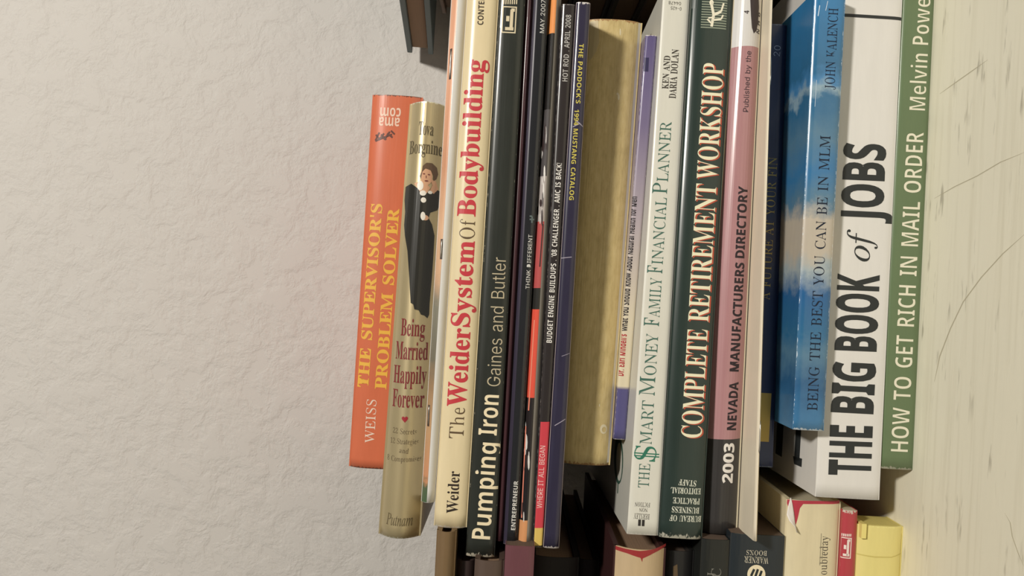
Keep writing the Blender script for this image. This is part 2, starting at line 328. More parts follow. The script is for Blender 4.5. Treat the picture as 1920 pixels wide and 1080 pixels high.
FONTS['bold'] = ({
'!': (90, [[36,67,27,240,63,240,55,67], [45,-5,30,1,26,8,24,18,26,29,30,36,45,41,60,36,64,29,66,18,64,8,60,1]]),
"'": (76, [[29,153,22,240,54,240,47,153]]),
'.': (90, [[45,-5,30,1,26,8,24,18,26,29,30,36,45,41,60,36,64,29,66,18,64,8,60,1]]),
'0': (192, [[96,-3,58,5,32,29,17,68,12,120,14,156,20,186,31,211,47,229,68,240,96,243,133,235,159,211,175,172,180,120,178,84,171,54,161,29,145,11,123,0], [96,38,112,43,122,58,127,84,129,120,127,156,122,182,112,197,96,202,80,197,70,182,64,156,62,120,64,84,70,58,80,43]]),
'1': (192, [[88,0,88,162,89,186,82,179,72,170,44,148,20,178,97,240,139,240,139,0]]),
'2': (192, [[13,0,13,35,74,96,103,127,119,150,124,172,122,185,116,194,107,199,95,201,81,199,68,194,40,176,13,209,35,226,62,238,98,243,120,241,139,235,154,224,165,211,172,196,174,178,172,159,166,142,144,110,107,74,77,45,77,43,181,43,181,0]]),
'3': (192, [[82,-3,45,0,13,10,13,53,45,41,77,37,100,39,115,46,123,58,126,73,121,90,114,96,103,100,68,104,50,104,50,143,68,143,102,147,112,152,118,158,122,175,120,186,114,195,103,200,88,202,72,201,58,196,37,185,13,220,46,236,67,241,91,243,124,239,150,228,166,210,172,186,168,164,157,146,140,134,120,126,120,125,145,119,164,108,175,91,179,70,176,50,168,32,155,18,137,6,112,-1]]),
'4': (192, [[108,0,108,50,6,50,6,85,111,240,157,240,157,89,186,89,186,50,157,50,157,0], [50,89,108,89,108,148,109,169,110,182,109,182,94,155]]),
'6': (192, [[99,-3,76,-1,55,8,37,22,24,42,15,69,12,102,15,143,25,181,34,198,47,213,62,225,81,235,104,240,132,242,148,242,164,240,164,199,150,202,135,203,109,200,89,193,75,182,66,167,61,149,58,128,60,128,69,139,80,148,94,154,112,156,141,151,163,136,176,112,181,80,175,45,159,19,133,2], [98,37,112,40,123,48,130,61,132,79,130,95,124,107,114,114,99,117,80,112,67,99,62,84,66,62,78,44,88,39]]),
'8': (192, [[96,-3,60,1,34,14,17,34,12,61,15,83,25,101,40,114,58,125,43,136,30,150,22,166,19,185,22,203,30,217,42,228,58,236,77,241,96,243,116,241,134,236,150,228,162,217,170,203,173,185,170,165,160,150,147,137,130,127,154,111,173,90,178,77,180,62,177,44,169,28,157,14,140,5,119,-1], [96,148,116,161,123,170,125,181,123,192,117,199,107,204,96,206,84,204,75,199,69,192,67,181,69,170,76,161], [95,34,112,36,124,42,131,51,133,63,128,79,114,92,98,102,94,104,69,87,61,77,59,64,61,52,68,42,79,36]]),
'9': (192, [[60,-3,43,-3,28,-1,28,40,42,37,56,36,83,39,103,46,116,57,126,72,131,90,133,111,131,111,113,91,98,85,78,83,51,88,29,103,15,127,11,159,16,194,33,220,59,237,92,242,116,240,137,231,154,217,168,197,177,170,180,137,177,97,166,58,157,41,145,26,130,14,111,5,87,-1], [92,122,112,127,125,140,130,155,126,177,113,195,104,200,93,202,80,199,69,192,62,179,60,160,62,144,68,132,78,125]]),
'A': (232, [[0,0,85,241,147,241,232,0,177,0,160,57,72,57,55,0], [85,100,147,100,130,155,125,170,116,203,111,187,106,168]]),
'B': (226, [[30,0,30,240,105,240,147,236,177,226,196,208,202,179,199,160,192,144,181,133,165,127,165,126,187,117,195,110,202,100,206,86,208,70,202,40,184,18,156,5,120,0], [81,145,110,145,129,146,141,152,148,160,150,172,147,184,140,192,127,197,108,198,81,198], [81,42,114,42,134,44,146,51,153,61,155,75,153,87,146,96,133,102,112,104,81,104]]),
'C': (214, [[127,-3,94,0,66,12,45,30,31,55,22,85,19,120,23,154,33,184,49,209,71,227,99,239,132,243,168,239,202,226,186,185,159,196,132,201,106,195,87,179,76,153,72,119,75,85,86,60,105,44,132,39,161,42,193,52,193,9,162,0]]),
'D': (248, [[30,0,30,240,105,240,141,236,171,226,195,210,214,187,225,158,229,122,220,69,195,31,153,8,98,0], [81,42,103,42,144,51,168,77,176,121,172,156,159,179,137,193,108,198,81,198]]),
'E': (188, [[30,0,30,240,168,240,168,198,81,198,81,145,162,145,162,104,81,104,81,42,168,42,168,0]]),
'F': (184, [[30,0,30,240,168,240,168,198,80,198,80,136,162,136,162,95,80,95,80,0]]),
'G': (243, [[131,-3,83,5,48,28,27,67,19,120,23,155,34,185,52,210,77,228,108,239,145,243,182,239,216,228,199,188,174,197,144,201,124,198,106,191,92,179,81,162,74,142,72,119,73,97,78,78,86,61,98,49,114,42,134,39,153,40,167,42,167,92,121,92,121,135,216,135,216,10,177,0]]),
'H': (257, [[30,0,30,240,81,240,81,146,176,146,176,240,227,240,227,0,176,0,176,103,81,103,81,0]]),
'I': (131, [[11,0,11,29,40,42,40,197,11,211,11,240,120,240,120,211,91,197,91,42,120,29,120,0]]),
'J': (111, [[5,-71,-12,-69,-25,-67,-25,-25,-14,-27,-1,-28,15,-25,21,-20,26,-12,30,15,30,240,81,240,81,15,79,-12,71,-34,60,-51,45,-62,26,-68]]),
'K': (223, [[30,0,30,240,81,240,81,130,101,158,166,240,222,240,139,134,223,0,165,0,102,101,81,86,81,0]]),
'L': (190, [[30,0,30,240,81,240,81,42,178,42,178,0]]),
'M': (317, [[30,0,30,240,99,240,156,56,157,56,217,240,286,240,286,0,239,0,239,113,241,168,241,188,240,188,178,0,132,0,74,188,73,188,74,168,76,111,76,0]]),
'N': (273, [[30,0,30,240,94,240,198,60,199,60,197,126,197,240,243,240,243,0,178,0,74,181,73,181,75,147,76,113,76,0]]),
'O': (267, [[134,-3,98,1,69,12,47,31,32,55,23,86,19,121,23,155,32,185,47,210,69,228,98,240,134,243,169,240,198,228,220,210,236,185,245,155,248,120,245,85,236,55,220,31,198,12,169,1], [134,39,162,45,180,61,191,87,194,120,191,154,180,180,162,196,134,201,106,196,87,180,76,154,73,120,76,87,87,61,106,45]]),
'P': (211, [[30,0,30,240,107,240,147,235,174,220,190,196,196,165,194,145,187,126,175,109,158,96,134,88,103,85,81,85,81,0], [81,127,98,127,117,129,132,135,141,147,144,163,140,183,126,194,104,198,81,198]]),
'R': (222, [[30,0,30,240,100,240,143,235,172,222,190,200,196,168,194,152,190,139,173,118,151,104,222,0,165,0,108,92,81,92,81,0], [81,133,97,133,119,135,133,142,142,152,144,167,141,181,133,191,118,196,96,198,81,198]]),
'S': (185, [[83,-3,47,0,15,11,15,58,51,45,69,40,87,39,103,40,114,46,120,54,122,64,119,76,108,86,75,103,57,113,38,127,24,147,20,160,18,175,24,204,40,225,66,239,99,243,135,239,171,226,154,187,125,197,98,201,85,199,76,194,70,186,68,177,71,165,79,156,113,138,145,120,156,110,165,98,170,84,172,66,166,38,149,16,121,1]]),
'T': (194, [[72,0,72,197,7,197,7,240,188,240,188,197,123,197,123,0]]),
'U': (254, [[126,-3,84,3,53,21,35,49,29,85,29,240,79,240,79,93,82,68,91,51,106,42,127,39,149,43,163,52,172,69,175,93,175,240,225,240,225,85,223,61,214,40,201,22,181,8,157,0]]),
'V': (218, [[81,0,0,240,51,240,96,97,100,83,105,63,109,44,113,63,118,83,122,97,167,240,218,240,137,0]]),
'W': (325, [[61,0,0,240,50,240,81,109,85,89,89,66,92,46,95,66,100,88,103,105,138,240,186,240,221,105,225,89,229,66,232,46,235,66,240,89,244,109,275,240,325,240,264,0,206,0,173,126,171,137,167,153,162,182,154,137,151,126,119,0]]),
'Y': (210, [[80,0,80,92,0,240,55,240,105,141,155,240,210,240,130,93,130,0]]),
'a': (203, [[71,-3,48,0,30,11,18,29,14,55,19,80,35,98,60,109,96,113,128,114,128,122,126,135,120,143,111,148,99,150,73,146,48,137,31,171,64,183,101,187,134,183,158,171,173,151,178,122,178,0,143,0,133,25,132,25,120,12,107,3,91,-2], [90,33,105,36,117,43,125,54,128,70,128,85,108,84,88,82,75,76,68,66,65,54,67,45,72,38]]),
'b': (213, [[127,-3,109,-2,95,4,76,20,73,20,64,0,26,0,26,255,76,255,76,175,74,160,76,160,85,170,96,179,110,185,128,187,156,181,178,163,193,133,197,92,193,51,178,21,155,3], [113,37,127,41,137,52,144,69,146,93,144,116,137,133,126,143,112,147,96,144,85,135,79,119,76,98,76,92,78,69,84,52,95,41]]),
'c': (173, [[101,-3,64,2,37,19,21,48,15,91,18,121,27,145,40,164,58,177,80,184,105,187,138,183,162,174,147,136,125,143,105,146,83,140,70,122,66,91,69,67,76,50,89,41,105,37,133,41,156,53,156,10,132,0]]),
'd': (213, [[84,-3,57,3,34,21,20,50,15,91,20,133,35,163,57,181,86,187,104,185,118,179,130,170,138,160,140,160,138,175,136,196,136,255,186,255,186,0,148,0,138,24,136,24,128,13,117,5,102,-1], [102,37,119,40,131,49,137,64,140,86,140,91,138,115,131,132,120,143,101,146,86,143,75,132,68,114,66,91,68,67,75,50,87,40]]),
'e': (198, [[109,-3,83,-1,60,7,42,20,27,38,18,61,15,90,18,120,26,144,39,163,56,176,77,184,102,187,136,181,162,165,178,139,184,103,184,79,66,79,69,60,78,46,93,37,111,34,144,37,174,48,174,10,145,0], [67,112,137,112,135,128,128,140,118,148,102,151,89,149,78,142,70,130]]),
'f': (130, [[34,0,34,146,7,146,7,170,34,183,34,197,36,218,42,233,52,244,65,252,81,256,99,257,126,255,145,249,132,213,120,216,104,217,95,216,89,211,84,195,84,183,128,183,128,146,84,146,84,0]]),
'g': (213, [[95,-81,59,-78,26,-70,26,-30,61,-40,98,-44,119,-39,132,-25,136,-2,138,24,136,24,126,11,114,3,100,-2,84,-3,55,3,33,22,20,52,15,91,20,131,34,162,56,180,86,187,116,180,139,160,140,160,144,183,186,183,186,0,181,-35,163,-60,134,-75], [102,36,119,39,130,47,137,62,140,85,140,91,137,116,131,133,119,143,101,146,82,140,70,121,66,91,70,60,82,42]]),
'h': (221, [[26,0,26,255,76,255,76,203,75,177,74,160,77,160,87,172,99,180,114,185,130,187,157,183,177,171,191,150,195,120,195,0,145,0,145,107,142,129,132,142,116,147,97,143,85,131,78,112,76,86,76,0]]),
'i': (102, [[51,206,41,208,32,212,26,219,24,231,26,243,32,250,51,255,71,250,77,243,79,231,77,219,71,212], [26,0,26,183,76,183,76,0]]),
'l': (102, [[26,0,26,255,76,255,76,0]]),
'm': (330, [[26,0,26,183,64,183,71,160,74,160,84,172,97,180,112,185,127,187,146,185,162,180,174,172,183,160,187,160,197,172,211,180,226,185,241,187,269,183,289,171,301,150,305,120,305,0,255,0,255,107,251,129,242,142,227,147,210,143,199,133,192,115,190,92,190,0,140,0,140,107,137,129,128,142,113,147,95,143,84,131,78,112,76,86,76,0]]),
'n': (221, [[26,0,26,183,64,183,71,160,74,160,84,172,98,180,114,185,130,187,157,183,178,171,191,150,195,120,195,0,145,0,145,107,144,124,138,137,129,144,116,147,97,143,85,131,78,112,76,86,76,0]]),
'o': (208, [[103,-3,79,-1,58,8,40,21,27,40,18,64,15,92,21,132,39,162,67,181,104,187,129,184,150,176,168,162,181,144,190,120,193,92,187,52,169,21,140,3], [104,37,121,40,133,51,139,68,142,92,139,116,133,133,121,143,104,146,87,143,75,133,68,116,66,92,68,68,75,51,87,40]]),
'p': (213, [[26,-81,26,183,67,183,74,160,76,160,96,179,110,185,128,187,156,181,178,163,193,133,197,92,192,51,178,21,155,3,127,-3,109,-2,95,4,76,20,74,20,76,-7,76,-81], [113,37,128,41,138,52,144,69,146,93,143,123,131,141,112,147,96,144,85,135,79,119,76,98,76,92,78,69,84,52,95,41]]),
'r': (152, [[26,0,26,183,64,183,72,152,74,152,83,166,96,177,111,184,129,187,145,185,142,138,135,140,127,140,102,135,92,130,83,121,78,109,76,93,76,0]]),
's': (167, [[76,-3,43,-1,15,7,15,49,47,38,78,33,90,34,99,38,103,43,105,49,102,57,91,66,65,78,37,93,27,100,20,110,16,122,15,136,20,158,35,174,58,184,88,187,120,183,152,172,137,136,111,146,87,150,70,147,65,138,68,130,79,122,103,111,130,98,140,90,148,81,153,69,154,54,149,30,134,12,110,0]]),
't': (146, [[89,-3,60,2,48,9,39,21,33,36,32,57,32,146,8,146,8,167,35,184,50,222,82,222,82,183,133,183,133,146,82,146,82,57,83,48,88,42,95,38,103,37,120,38,135,42,135,5,115,-1]]),
'u': (221, [[90,-3,64,1,43,13,30,33,25,64,25,183,75,183,75,76,77,59,82,47,91,39,105,37,124,41,136,52,142,71,144,97,144,183,194,183,194,0,156,0,149,24,147,24,136,11,123,3,107,-2]]),
'v': (191, [[70,0,0,183,52,183,88,79,93,59,95,41,96,41,103,79,139,183,191,183,121,0]]),
'w': (287, [[55,0,3,183,53,183,74,102,78,82,82,59,84,42,86,42,87,55,89,71,94,95,117,183,172,183,193,95,200,59,201,42,202,42,209,82,213,102,235,183,284,183,231,0,177,0,163,64,153,105,148,129,144,145,143,145,139,129,134,105,128,81,124,63,109,0]]),
}, 240)
FONTS['serif'] = ({
"'": (76, [[29,153,22,240,54,240,47,153]]),
'1': (188, [[33,0,33,18,60,18,68,19,73,22,77,40,77,208,54,183,44,175,34,173,26,175,20,180,16,188,14,198,37,206,66,224,89,241,127,241,127,40,130,24,135,19,144,18,171,18,171,0]]),
'2': (188, [[12,0,12,35,61,85,93,123,109,153,113,186,111,202,106,214,98,220,87,223,72,219,63,208,58,190,56,165,39,166,25,172,16,182,13,198,15,209,21,220,32,230,46,237,64,242,87,243,120,239,144,228,159,211,164,187,160,165,146,140,119,110,77,69,44,37,122,37,132,38,140,43,146,50,150,60,152,71,172,71,171,0]]),
'8': (188, [[92,-3,66,-1,46,5,30,16,19,29,12,44,10,61,13,81,24,97,39,110,59,121,42,134,29,148,20,164,18,182,20,197,25,212,35,224,50,234,70,241,96,243,127,239,149,226,163,208,167,184,164,166,155,152,122,130,148,115,165,100,174,83,178,63,172,35,155,14,128,1], [101,141,112,149,119,158,124,170,125,185,121,203,111,218,103,222,94,224,82,221,73,213,67,201,65,186,67,171,75,159], [93,16,109,19,121,28,128,41,131,58,128,73,119,85,104,96,82,108,63,89,57,76,55,60,58,42,66,28,78,19]]),
'A': (218, [[-4,0,-4,9,5,11,12,15,25,37,103,233,112,233,192,43,206,17,212,11,222,9,222,0,115,0,115,9,135,13,142,23,136,41,126,66,52,66,39,35,37,24,43,13,62,9,64,9,64,0], [57,80,121,80,88,160]]),
'B': (221, [[8,0,8,9,22,11,31,16,36,26,37,41,37,184,35,206,26,216,8,219,8,228,110,228,159,222,188,204,198,175,192,151,174,134,143,124,180,112,202,92,209,66,203,38,186,17,157,4,119,0], [91,126,117,128,132,136,140,150,142,173,140,192,135,206,124,214,108,217,99,216,94,212,91,195], [111,12,129,15,142,25,148,41,150,64,147,88,139,104,123,113,99,116,91,116,91,33,95,17,101,13]]),
'C': (234, [[128,-5,97,-2,69,10,45,28,28,52,17,81,13,114,17,147,28,175,46,199,69,217,98,229,130,233,155,230,184,220,194,218,204,221,210,233,218,233,218,154,210,154,196,182,178,203,157,217,133,222,99,210,79,173,72,113,79,57,102,23,139,12,159,14,179,22,198,35,214,53,224,44,198,17,166,0]]),
'D': (248, [[10,0,10,9,23,11,31,15,36,23,37,37,37,187,35,203,30,213,21,218,7,219,7,228,111,228,164,220,203,198,226,162,234,114,229,73,215,41,191,18,157,5,114,0], [111,12,140,18,160,37,171,69,175,115,168,171,147,205,111,217,101,215,95,212,91,192,91,36,95,17,101,13]]),
'E': (221, [[7,0,7,8,22,10,31,15,36,24,38,39,38,184,36,202,31,213,22,218,8,219,8,228,199,228,199,160,192,160,184,186,170,203,148,212,116,215,100,214,93,208,91,194,91,123,97,123,116,126,130,134,138,150,144,173,152,173,152,59,144,59,137,91,130,100,120,107,93,111,91,111,91,34,93,23,96,17,115,14,138,15,157,19,172,27,185,37,196,52,206,72,215,72,201,0]]),
'F': (202, [[8,0,8,9,22,11,31,17,36,26,37,42,37,187,36,202,31,212,22,217,7,219,7,228,197,228,197,160,189,160,184,178,178,193,168,203,155,210,137,214,115,216,100,215,93,211,91,199,91,124,95,124,114,126,128,135,137,150,142,173,151,173,151,59,142,59,137,84,128,100,114,109,94,112,91,112,91,40,94,21,98,15,105,12,128,9,128,0]]),
'H': (262, [[8,0,8,9,22,11,31,16,36,25,37,40,37,189,36,203,31,212,22,217,8,219,8,228,121,228,121,219,102,216,93,208,91,189,91,125,171,125,171,189,169,208,160,216,141,219,141,228,254,228,254,219,239,217,230,212,226,203,225,189,225,40,226,26,231,16,239,11,254,9,254,0,141,0,141,9,155,11,165,15,169,24,171,40,171,110,91,110,91,40,93,25,97,16,106,11,121,9,121,0]]),
'I': (130, [[7,0,7,9,21,11,31,16,36,24,38,38,38,193,36,206,32,214,22,218,7,219,7,228,122,228,122,219,107,218,98,214,93,206,91,193,91,39,94,22,103,13,123,9,123,0]]),
'K': (255, [[8,0,8,9,23,11,32,16,36,25,38,40,38,189,36,203,31,212,23,217,8,219,8,228,121,228,121,219,102,216,94,208,91,189,91,117,161,187,171,199,174,209,167,217,145,219,145,228,243,228,243,219,238,219,207,210,172,180,135,142,232,23,243,12,260,9,260,0,140,0,140,9,153,9,161,10,167,17,158,33,100,107,91,99,91,40,93,25,97,16,106,11,121,9,121,0]]),
'L': (213, [[8,0,8,9,22,11,31,16,36,25,37,40,37,189,36,204,31,212,22,217,8,219,8,228,125,228,125,219,104,217,98,214,94,208,91,189,91,41,93,24,100,16,117,14,139,15,157,20,172,28,185,40,195,56,204,77,214,77,201,0]]),
'M': (317, [[7,0,7,9,21,11,31,16,36,25,38,40,38,191,35,208,26,216,7,219,7,228,92,228,158,71,225,228,309,228,309,219,295,217,286,212,282,203,280,189,280,43,282,21,291,12,308,9,308,0,198,0,198,9,216,12,225,22,227,42,227,199,144,0,135,0,53,194,53,40,54,24,60,15,70,10,85,9,85,0]]),
'N': (247, [[201,-5,53,175,53,39,55,24,59,15,68,11,83,9,83,0,9,0,9,9,27,12,36,21,38,39,38,194,18,217,9,219,9,228,78,228,195,84,195,189,193,207,184,216,166,219,166,228,240,228,240,219,225,217,217,212,212,203,211,188,211,-5]]),
'O': (263, [[130,-5,106,-3,84,4,64,15,47,29,33,46,22,67,16,89,14,114,16,138,22,161,33,181,47,199,65,213,85,224,108,231,133,233,157,231,179,224,198,213,216,199,230,182,240,162,247,139,249,114,247,89,240,67,230,46,215,29,198,15,177,4,155,-3], [132,6,164,18,183,54,190,114,186,160,174,194,155,215,130,222,98,210,79,174,73,114,77,67,89,34,108,13]]),
'P': (209, [[8,0,8,9,22,11,31,16,36,25,37,40,37,189,36,203,31,212,22,217,8,219,8,228,107,228,144,226,168,220,183,211,195,199,202,184,204,166,199,140,183,120,157,107,121,103,91,103,91,40,93,25,97,16,106,11,121,9,121,0], [91,115,101,115,122,118,136,126,144,142,146,165,144,187,138,203,126,212,108,216,95,212,91,199]]),
'R': (236, [[8,0,8,9,22,11,31,16,36,25,37,40,37,189,36,203,31,212,22,217,8,219,8,228,108,228,152,224,184,213,202,194,209,167,203,143,186,124,157,112,216,25,226,13,240,9,240,0,169,0,101,106,91,106,91,40,93,25,97,16,106,11,121,9,121,0], [91,117,102,117,124,120,140,129,149,145,152,168,147,194,134,210,112,216,101,214,95,211,91,193]]),
'S': (195, [[21,-5,21,79,31,79,41,47,56,25,75,12,98,7,115,10,128,18,137,30,139,45,133,65,112,80,81,95,56,110,38,126,28,144,25,166,27,185,34,201,44,215,58,225,74,231,92,233,115,231,141,224,150,222,157,225,160,233,170,233,170,160,161,160,155,177,147,192,136,205,124,214,111,220,97,222,82,220,70,213,62,203,60,190,62,178,69,168,94,151,127,136,159,117,169,106,175,94,180,66,177,46,169,29,157,15,140,4,120,-3,96,-5,79,-4,63,0,49,5,42,6,35,4,31,-5]]),
'T': (212, [[46,0,46,9,61,10,71,15,76,25,78,40,78,217,75,217,51,213,33,202,20,183,14,159,5,159,5,228,205,228,205,158,197,158,187,191,166,210,134,217,132,217,132,40,133,25,138,15,148,10,164,9,164,0]]),
'U': (246, [[124,-6,84,-1,57,14,42,40,37,78,37,189,35,203,30,212,22,217,7,219,7,228,120,228,120,219,101,216,93,208,90,189,90,70,93,44,102,26,116,15,137,11,170,19,190,42,196,80,196,189,195,203,190,212,180,217,164,219,164,228,237,228,237,219,224,216,216,211,213,202,211,189,211,91,206,46,190,16,163,-1]]),
'V': (214, [[106,-6,22,190,11,210,4,216,-7,219,-7,228,105,228,105,219,83,216,78,212,76,205,81,189,129,72,174,189,177,204,176,212,171,216,149,219,149,228,221,228,221,219,212,218,204,214,191,191,115,-6]]),
'W': (306, [[85,-5,16,196,8,214,1,218,-8,219,-8,228,90,228,90,219,75,216,71,212,70,205,74,186,111,77,150,176,143,199,139,209,134,215,115,219,115,228,220,228,220,219,202,216,196,206,199,193,237,83,270,185,274,203,273,211,269,215,252,219,252,228,312,228,312,219,303,216,297,211,287,190,223,-5,214,-5,158,154,95,-5]]),
'Y': (213, [[51,0,51,9,65,11,74,16,79,25,80,40,80,89,23,193,15,207,7,215,0,218,-7,219,-7,228,103,228,103,219,98,219,83,216,78,208,82,196,124,113,167,183,174,204,168,215,149,219,147,219,147,228,220,228,220,219,204,212,191,196,134,102,134,40,135,25,140,16,149,11,164,9,164,0]]),
'a': (172, [[127,-5,108,1,100,17,76,1,48,-4,32,-2,20,6,13,17,10,32,15,52,32,68,59,82,99,95,99,121,98,133,93,141,85,146,74,148,58,145,52,137,57,128,61,116,60,107,55,101,48,97,39,95,29,97,22,102,18,109,16,118,19,129,25,139,34,147,47,154,63,158,81,159,112,156,132,146,143,129,146,105,146,31,147,20,152,17,160,21,165,14,147,0], [76,17,87,20,99,32,99,85,77,76,64,61,59,42,63,23]]),
'b': (180, [[21,-6,21,194,18,214,4,220,4,228,69,228,69,139,88,154,110,159,127,157,142,149,154,138,163,123,169,104,171,83,169,59,161,38,150,20,135,6,117,-2,96,-5,74,0,52,14,27,-6], [91,7,106,11,116,25,121,47,123,80,121,107,116,125,106,136,92,140,78,135,72,129,69,121,69,34,75,14]]),
'c': (147, [[78,-5,60,-2,43,5,29,18,19,34,12,53,10,75,12,98,20,118,32,135,48,148,67,157,87,160,109,157,125,149,135,137,139,123,137,114,133,108,127,103,118,102,103,108,98,125,99,136,95,145,85,148,69,142,59,124,56,94,59,61,69,38,83,24,102,19,119,23,136,36,142,30,114,4]]),
'd': (185, [[70,-5,53,-2,39,5,27,17,17,33,12,52,10,74,12,98,18,119,28,136,41,149,56,157,73,159,94,154,111,140,111,200,110,209,106,215,88,220,88,228,160,228,160,38,162,20,167,16,177,14,177,5,147,3,111,-5,111,19,94,1], [86,14,93,16,101,21,107,28,111,38,111,121,109,129,103,135,87,140,74,136,65,125,60,105,59,77,60,49,65,29,73,18]]),
'e': (150, [[77,-5,59,-2,42,5,29,18,18,34,12,55,10,79,12,101,19,120,30,136,43,149,60,157,79,159,104,154,124,140,137,117,141,87,141,83,58,83,63,49,77,28,100,21,118,27,135,43,142,36,114,5], [58,96,101,96,101,107,97,139,90,146,81,148,64,137,58,102]]),
'g': (164, [[73,-70,44,-68,24,-61,11,-50,7,-37,14,-23,34,-13,17,0,12,15,14,27,21,37,33,46,51,55,21,75,11,106,13,121,20,134,30,144,44,152,60,157,79,159,98,157,117,152,158,152,158,134,134,134,143,119,146,102,144,88,138,76,129,65,117,58,102,53,86,51,78,52,71,52,56,47,52,42,50,36,55,27,71,25,88,25,129,20,143,15,151,6,156,-5,158,-18,152,-40,136,-56,110,-67], [79,62,89,65,95,73,99,86,100,105,99,125,95,138,89,146,79,148,69,146,62,138,58,125,57,105,58,86,62,73,69,65], [80,-58,109,-55,126,-47,132,-33,130,-25,125,-21,102,-17,48,-17,40,-26,37,-36,39,-45,47,-52,61,-56]]),
'i': (99, [[50,181,41,183,32,188,27,196,25,206,27,216,32,224,41,230,50,232,60,230,68,224,74,216,76,206,74,196,68,188,60,183], [9,0,9,8,23,13,26,28,26,126,23,142,10,147,10,155,74,155,74,28,77,13,90,8,90,0]]),
'l': (100, [[9,0,9,8,23,13,26,28,26,199,24,215,19,218,10,220,10,228,74,228,74,28,77,13,90,8,90,0]]),
'm': (277, [[9,0,9,8,22,13,26,28,26,127,23,142,18,146,9,147,9,155,73,155,73,132,94,152,119,159,146,152,160,131,182,152,209,159,233,153,247,135,252,106,252,28,255,13,260,9,268,8,268,0,189,0,189,8,197,9,201,13,205,28,205,108,202,129,197,134,189,136,175,131,162,119,162,28,165,13,170,9,178,8,178,0,100,0,100,8,108,9,112,13,116,28,116,108,113,129,108,134,100,136,85,131,73,118,73,28,76,13,81,10,89,8,89,0]]),
'n': (190, [[9,0,9,8,22,13,26,28,26,127,23,142,18,146,9,147,9,155,74,155,74,134,95,153,122,159,146,153,160,135,165,106,165,28,169,13,174,9,182,8,182,0,101,0,101,8,103,8,114,13,118,28,118,108,115,129,110,134,101,136,87,131,74,118,74,28,77,13,82,9,90,8,90,0]]),
'o': (168, [[84,-5,63,-2,45,6,30,18,19,35,12,55,9,77,12,99,19,119,30,136,45,149,63,157,84,159,105,157,123,149,138,136,149,120,156,100,158,77,156,54,149,34,138,18,123,5,105,-2], [84,6,96,9,104,19,109,41,110,77,108,114,104,135,96,146,84,149,72,146,64,135,60,114,58,77,60,41,64,19,72,9]]),
'p': (186, [[9,-70,9,-62,20,-59,25,-50,26,-32,26,122,23,142,10,147,10,155,72,155,72,131,90,152,115,160,132,157,146,149,158,137,167,121,173,102,175,80,173,57,167,36,158,19,146,6,131,-2,113,-5,91,0,74,16,74,-29,76,-49,83,-59,99,-61,99,-70], [98,14,111,18,120,30,125,50,126,77,125,104,121,124,113,135,99,139,85,134,74,118,74,34,84,19]]),
'r': (144, [[9,0,9,8,23,13,26,28,26,126,23,143,10,147,10,155,73,155,73,126,82,140,94,151,105,157,117,159,129,157,138,152,143,144,145,133,143,124,139,117,132,113,124,111,111,115,103,125,94,130,87,128,81,121,76,110,75,96,75,28,76,18,79,13,99,8,99,0]]),
's': (144, [[76,-5,61,-3,43,3,37,4,30,2,26,-4,18,-4,18,53,27,53,33,34,43,19,56,10,70,7,81,9,89,13,94,20,96,29,92,42,78,52,53,65,38,74,27,85,21,97,18,110,22,130,32,145,49,156,71,160,83,158,106,152,111,154,115,160,122,160,122,111,114,111,107,127,98,139,87,146,75,148,65,147,58,143,54,137,52,130,58,116,73,106,96,95,111,86,121,76,127,63,129,47,125,26,114,9,97,-2]]),
't': (114, [[62,-5,44,-2,33,5,26,18,24,36,24,139,10,139,10,150,44,185,64,212,72,212,72,155,104,155,104,139,72,139,72,41,75,25,78,21,84,20,95,24,103,37,111,33,91,5]]),
'u': (187, [[65,-5,46,-2,33,9,25,25,23,48,23,124,20,141,15,145,6,147,6,155,71,155,71,37,75,23,81,19,88,18,103,22,114,33,114,124,110,142,105,146,95,147,95,155,162,155,162,35,166,19,180,15,180,6,150,4,114,-5,114,20,105,10,93,2,80,-3]]),
'v': (153, [[71,-5,19,124,11,141,6,145,-1,147,-1,155,82,155,82,147,78,147,68,145,64,138,65,134,92,61,118,126,121,136,116,144,102,147,102,155,152,155,152,147,144,144,139,139,130,122,80,-5]]),
'y': (150, [[26,-70,15,-68,5,-62,-1,-53,-3,-42,-2,-34,2,-27,9,-21,18,-20,32,-25,36,-30,38,-48,43,-49,49,-46,57,-37,65,-22,70,-2,18,125,12,138,8,144,-2,147,-2,155,81,155,81,147,68,145,64,137,66,128,93,59,115,121,118,130,119,137,115,145,101,147,101,155,150,155,150,147,143,145,139,140,130,121,81,-12,65,-48,56,-59,48,-65]]),
}, 228)
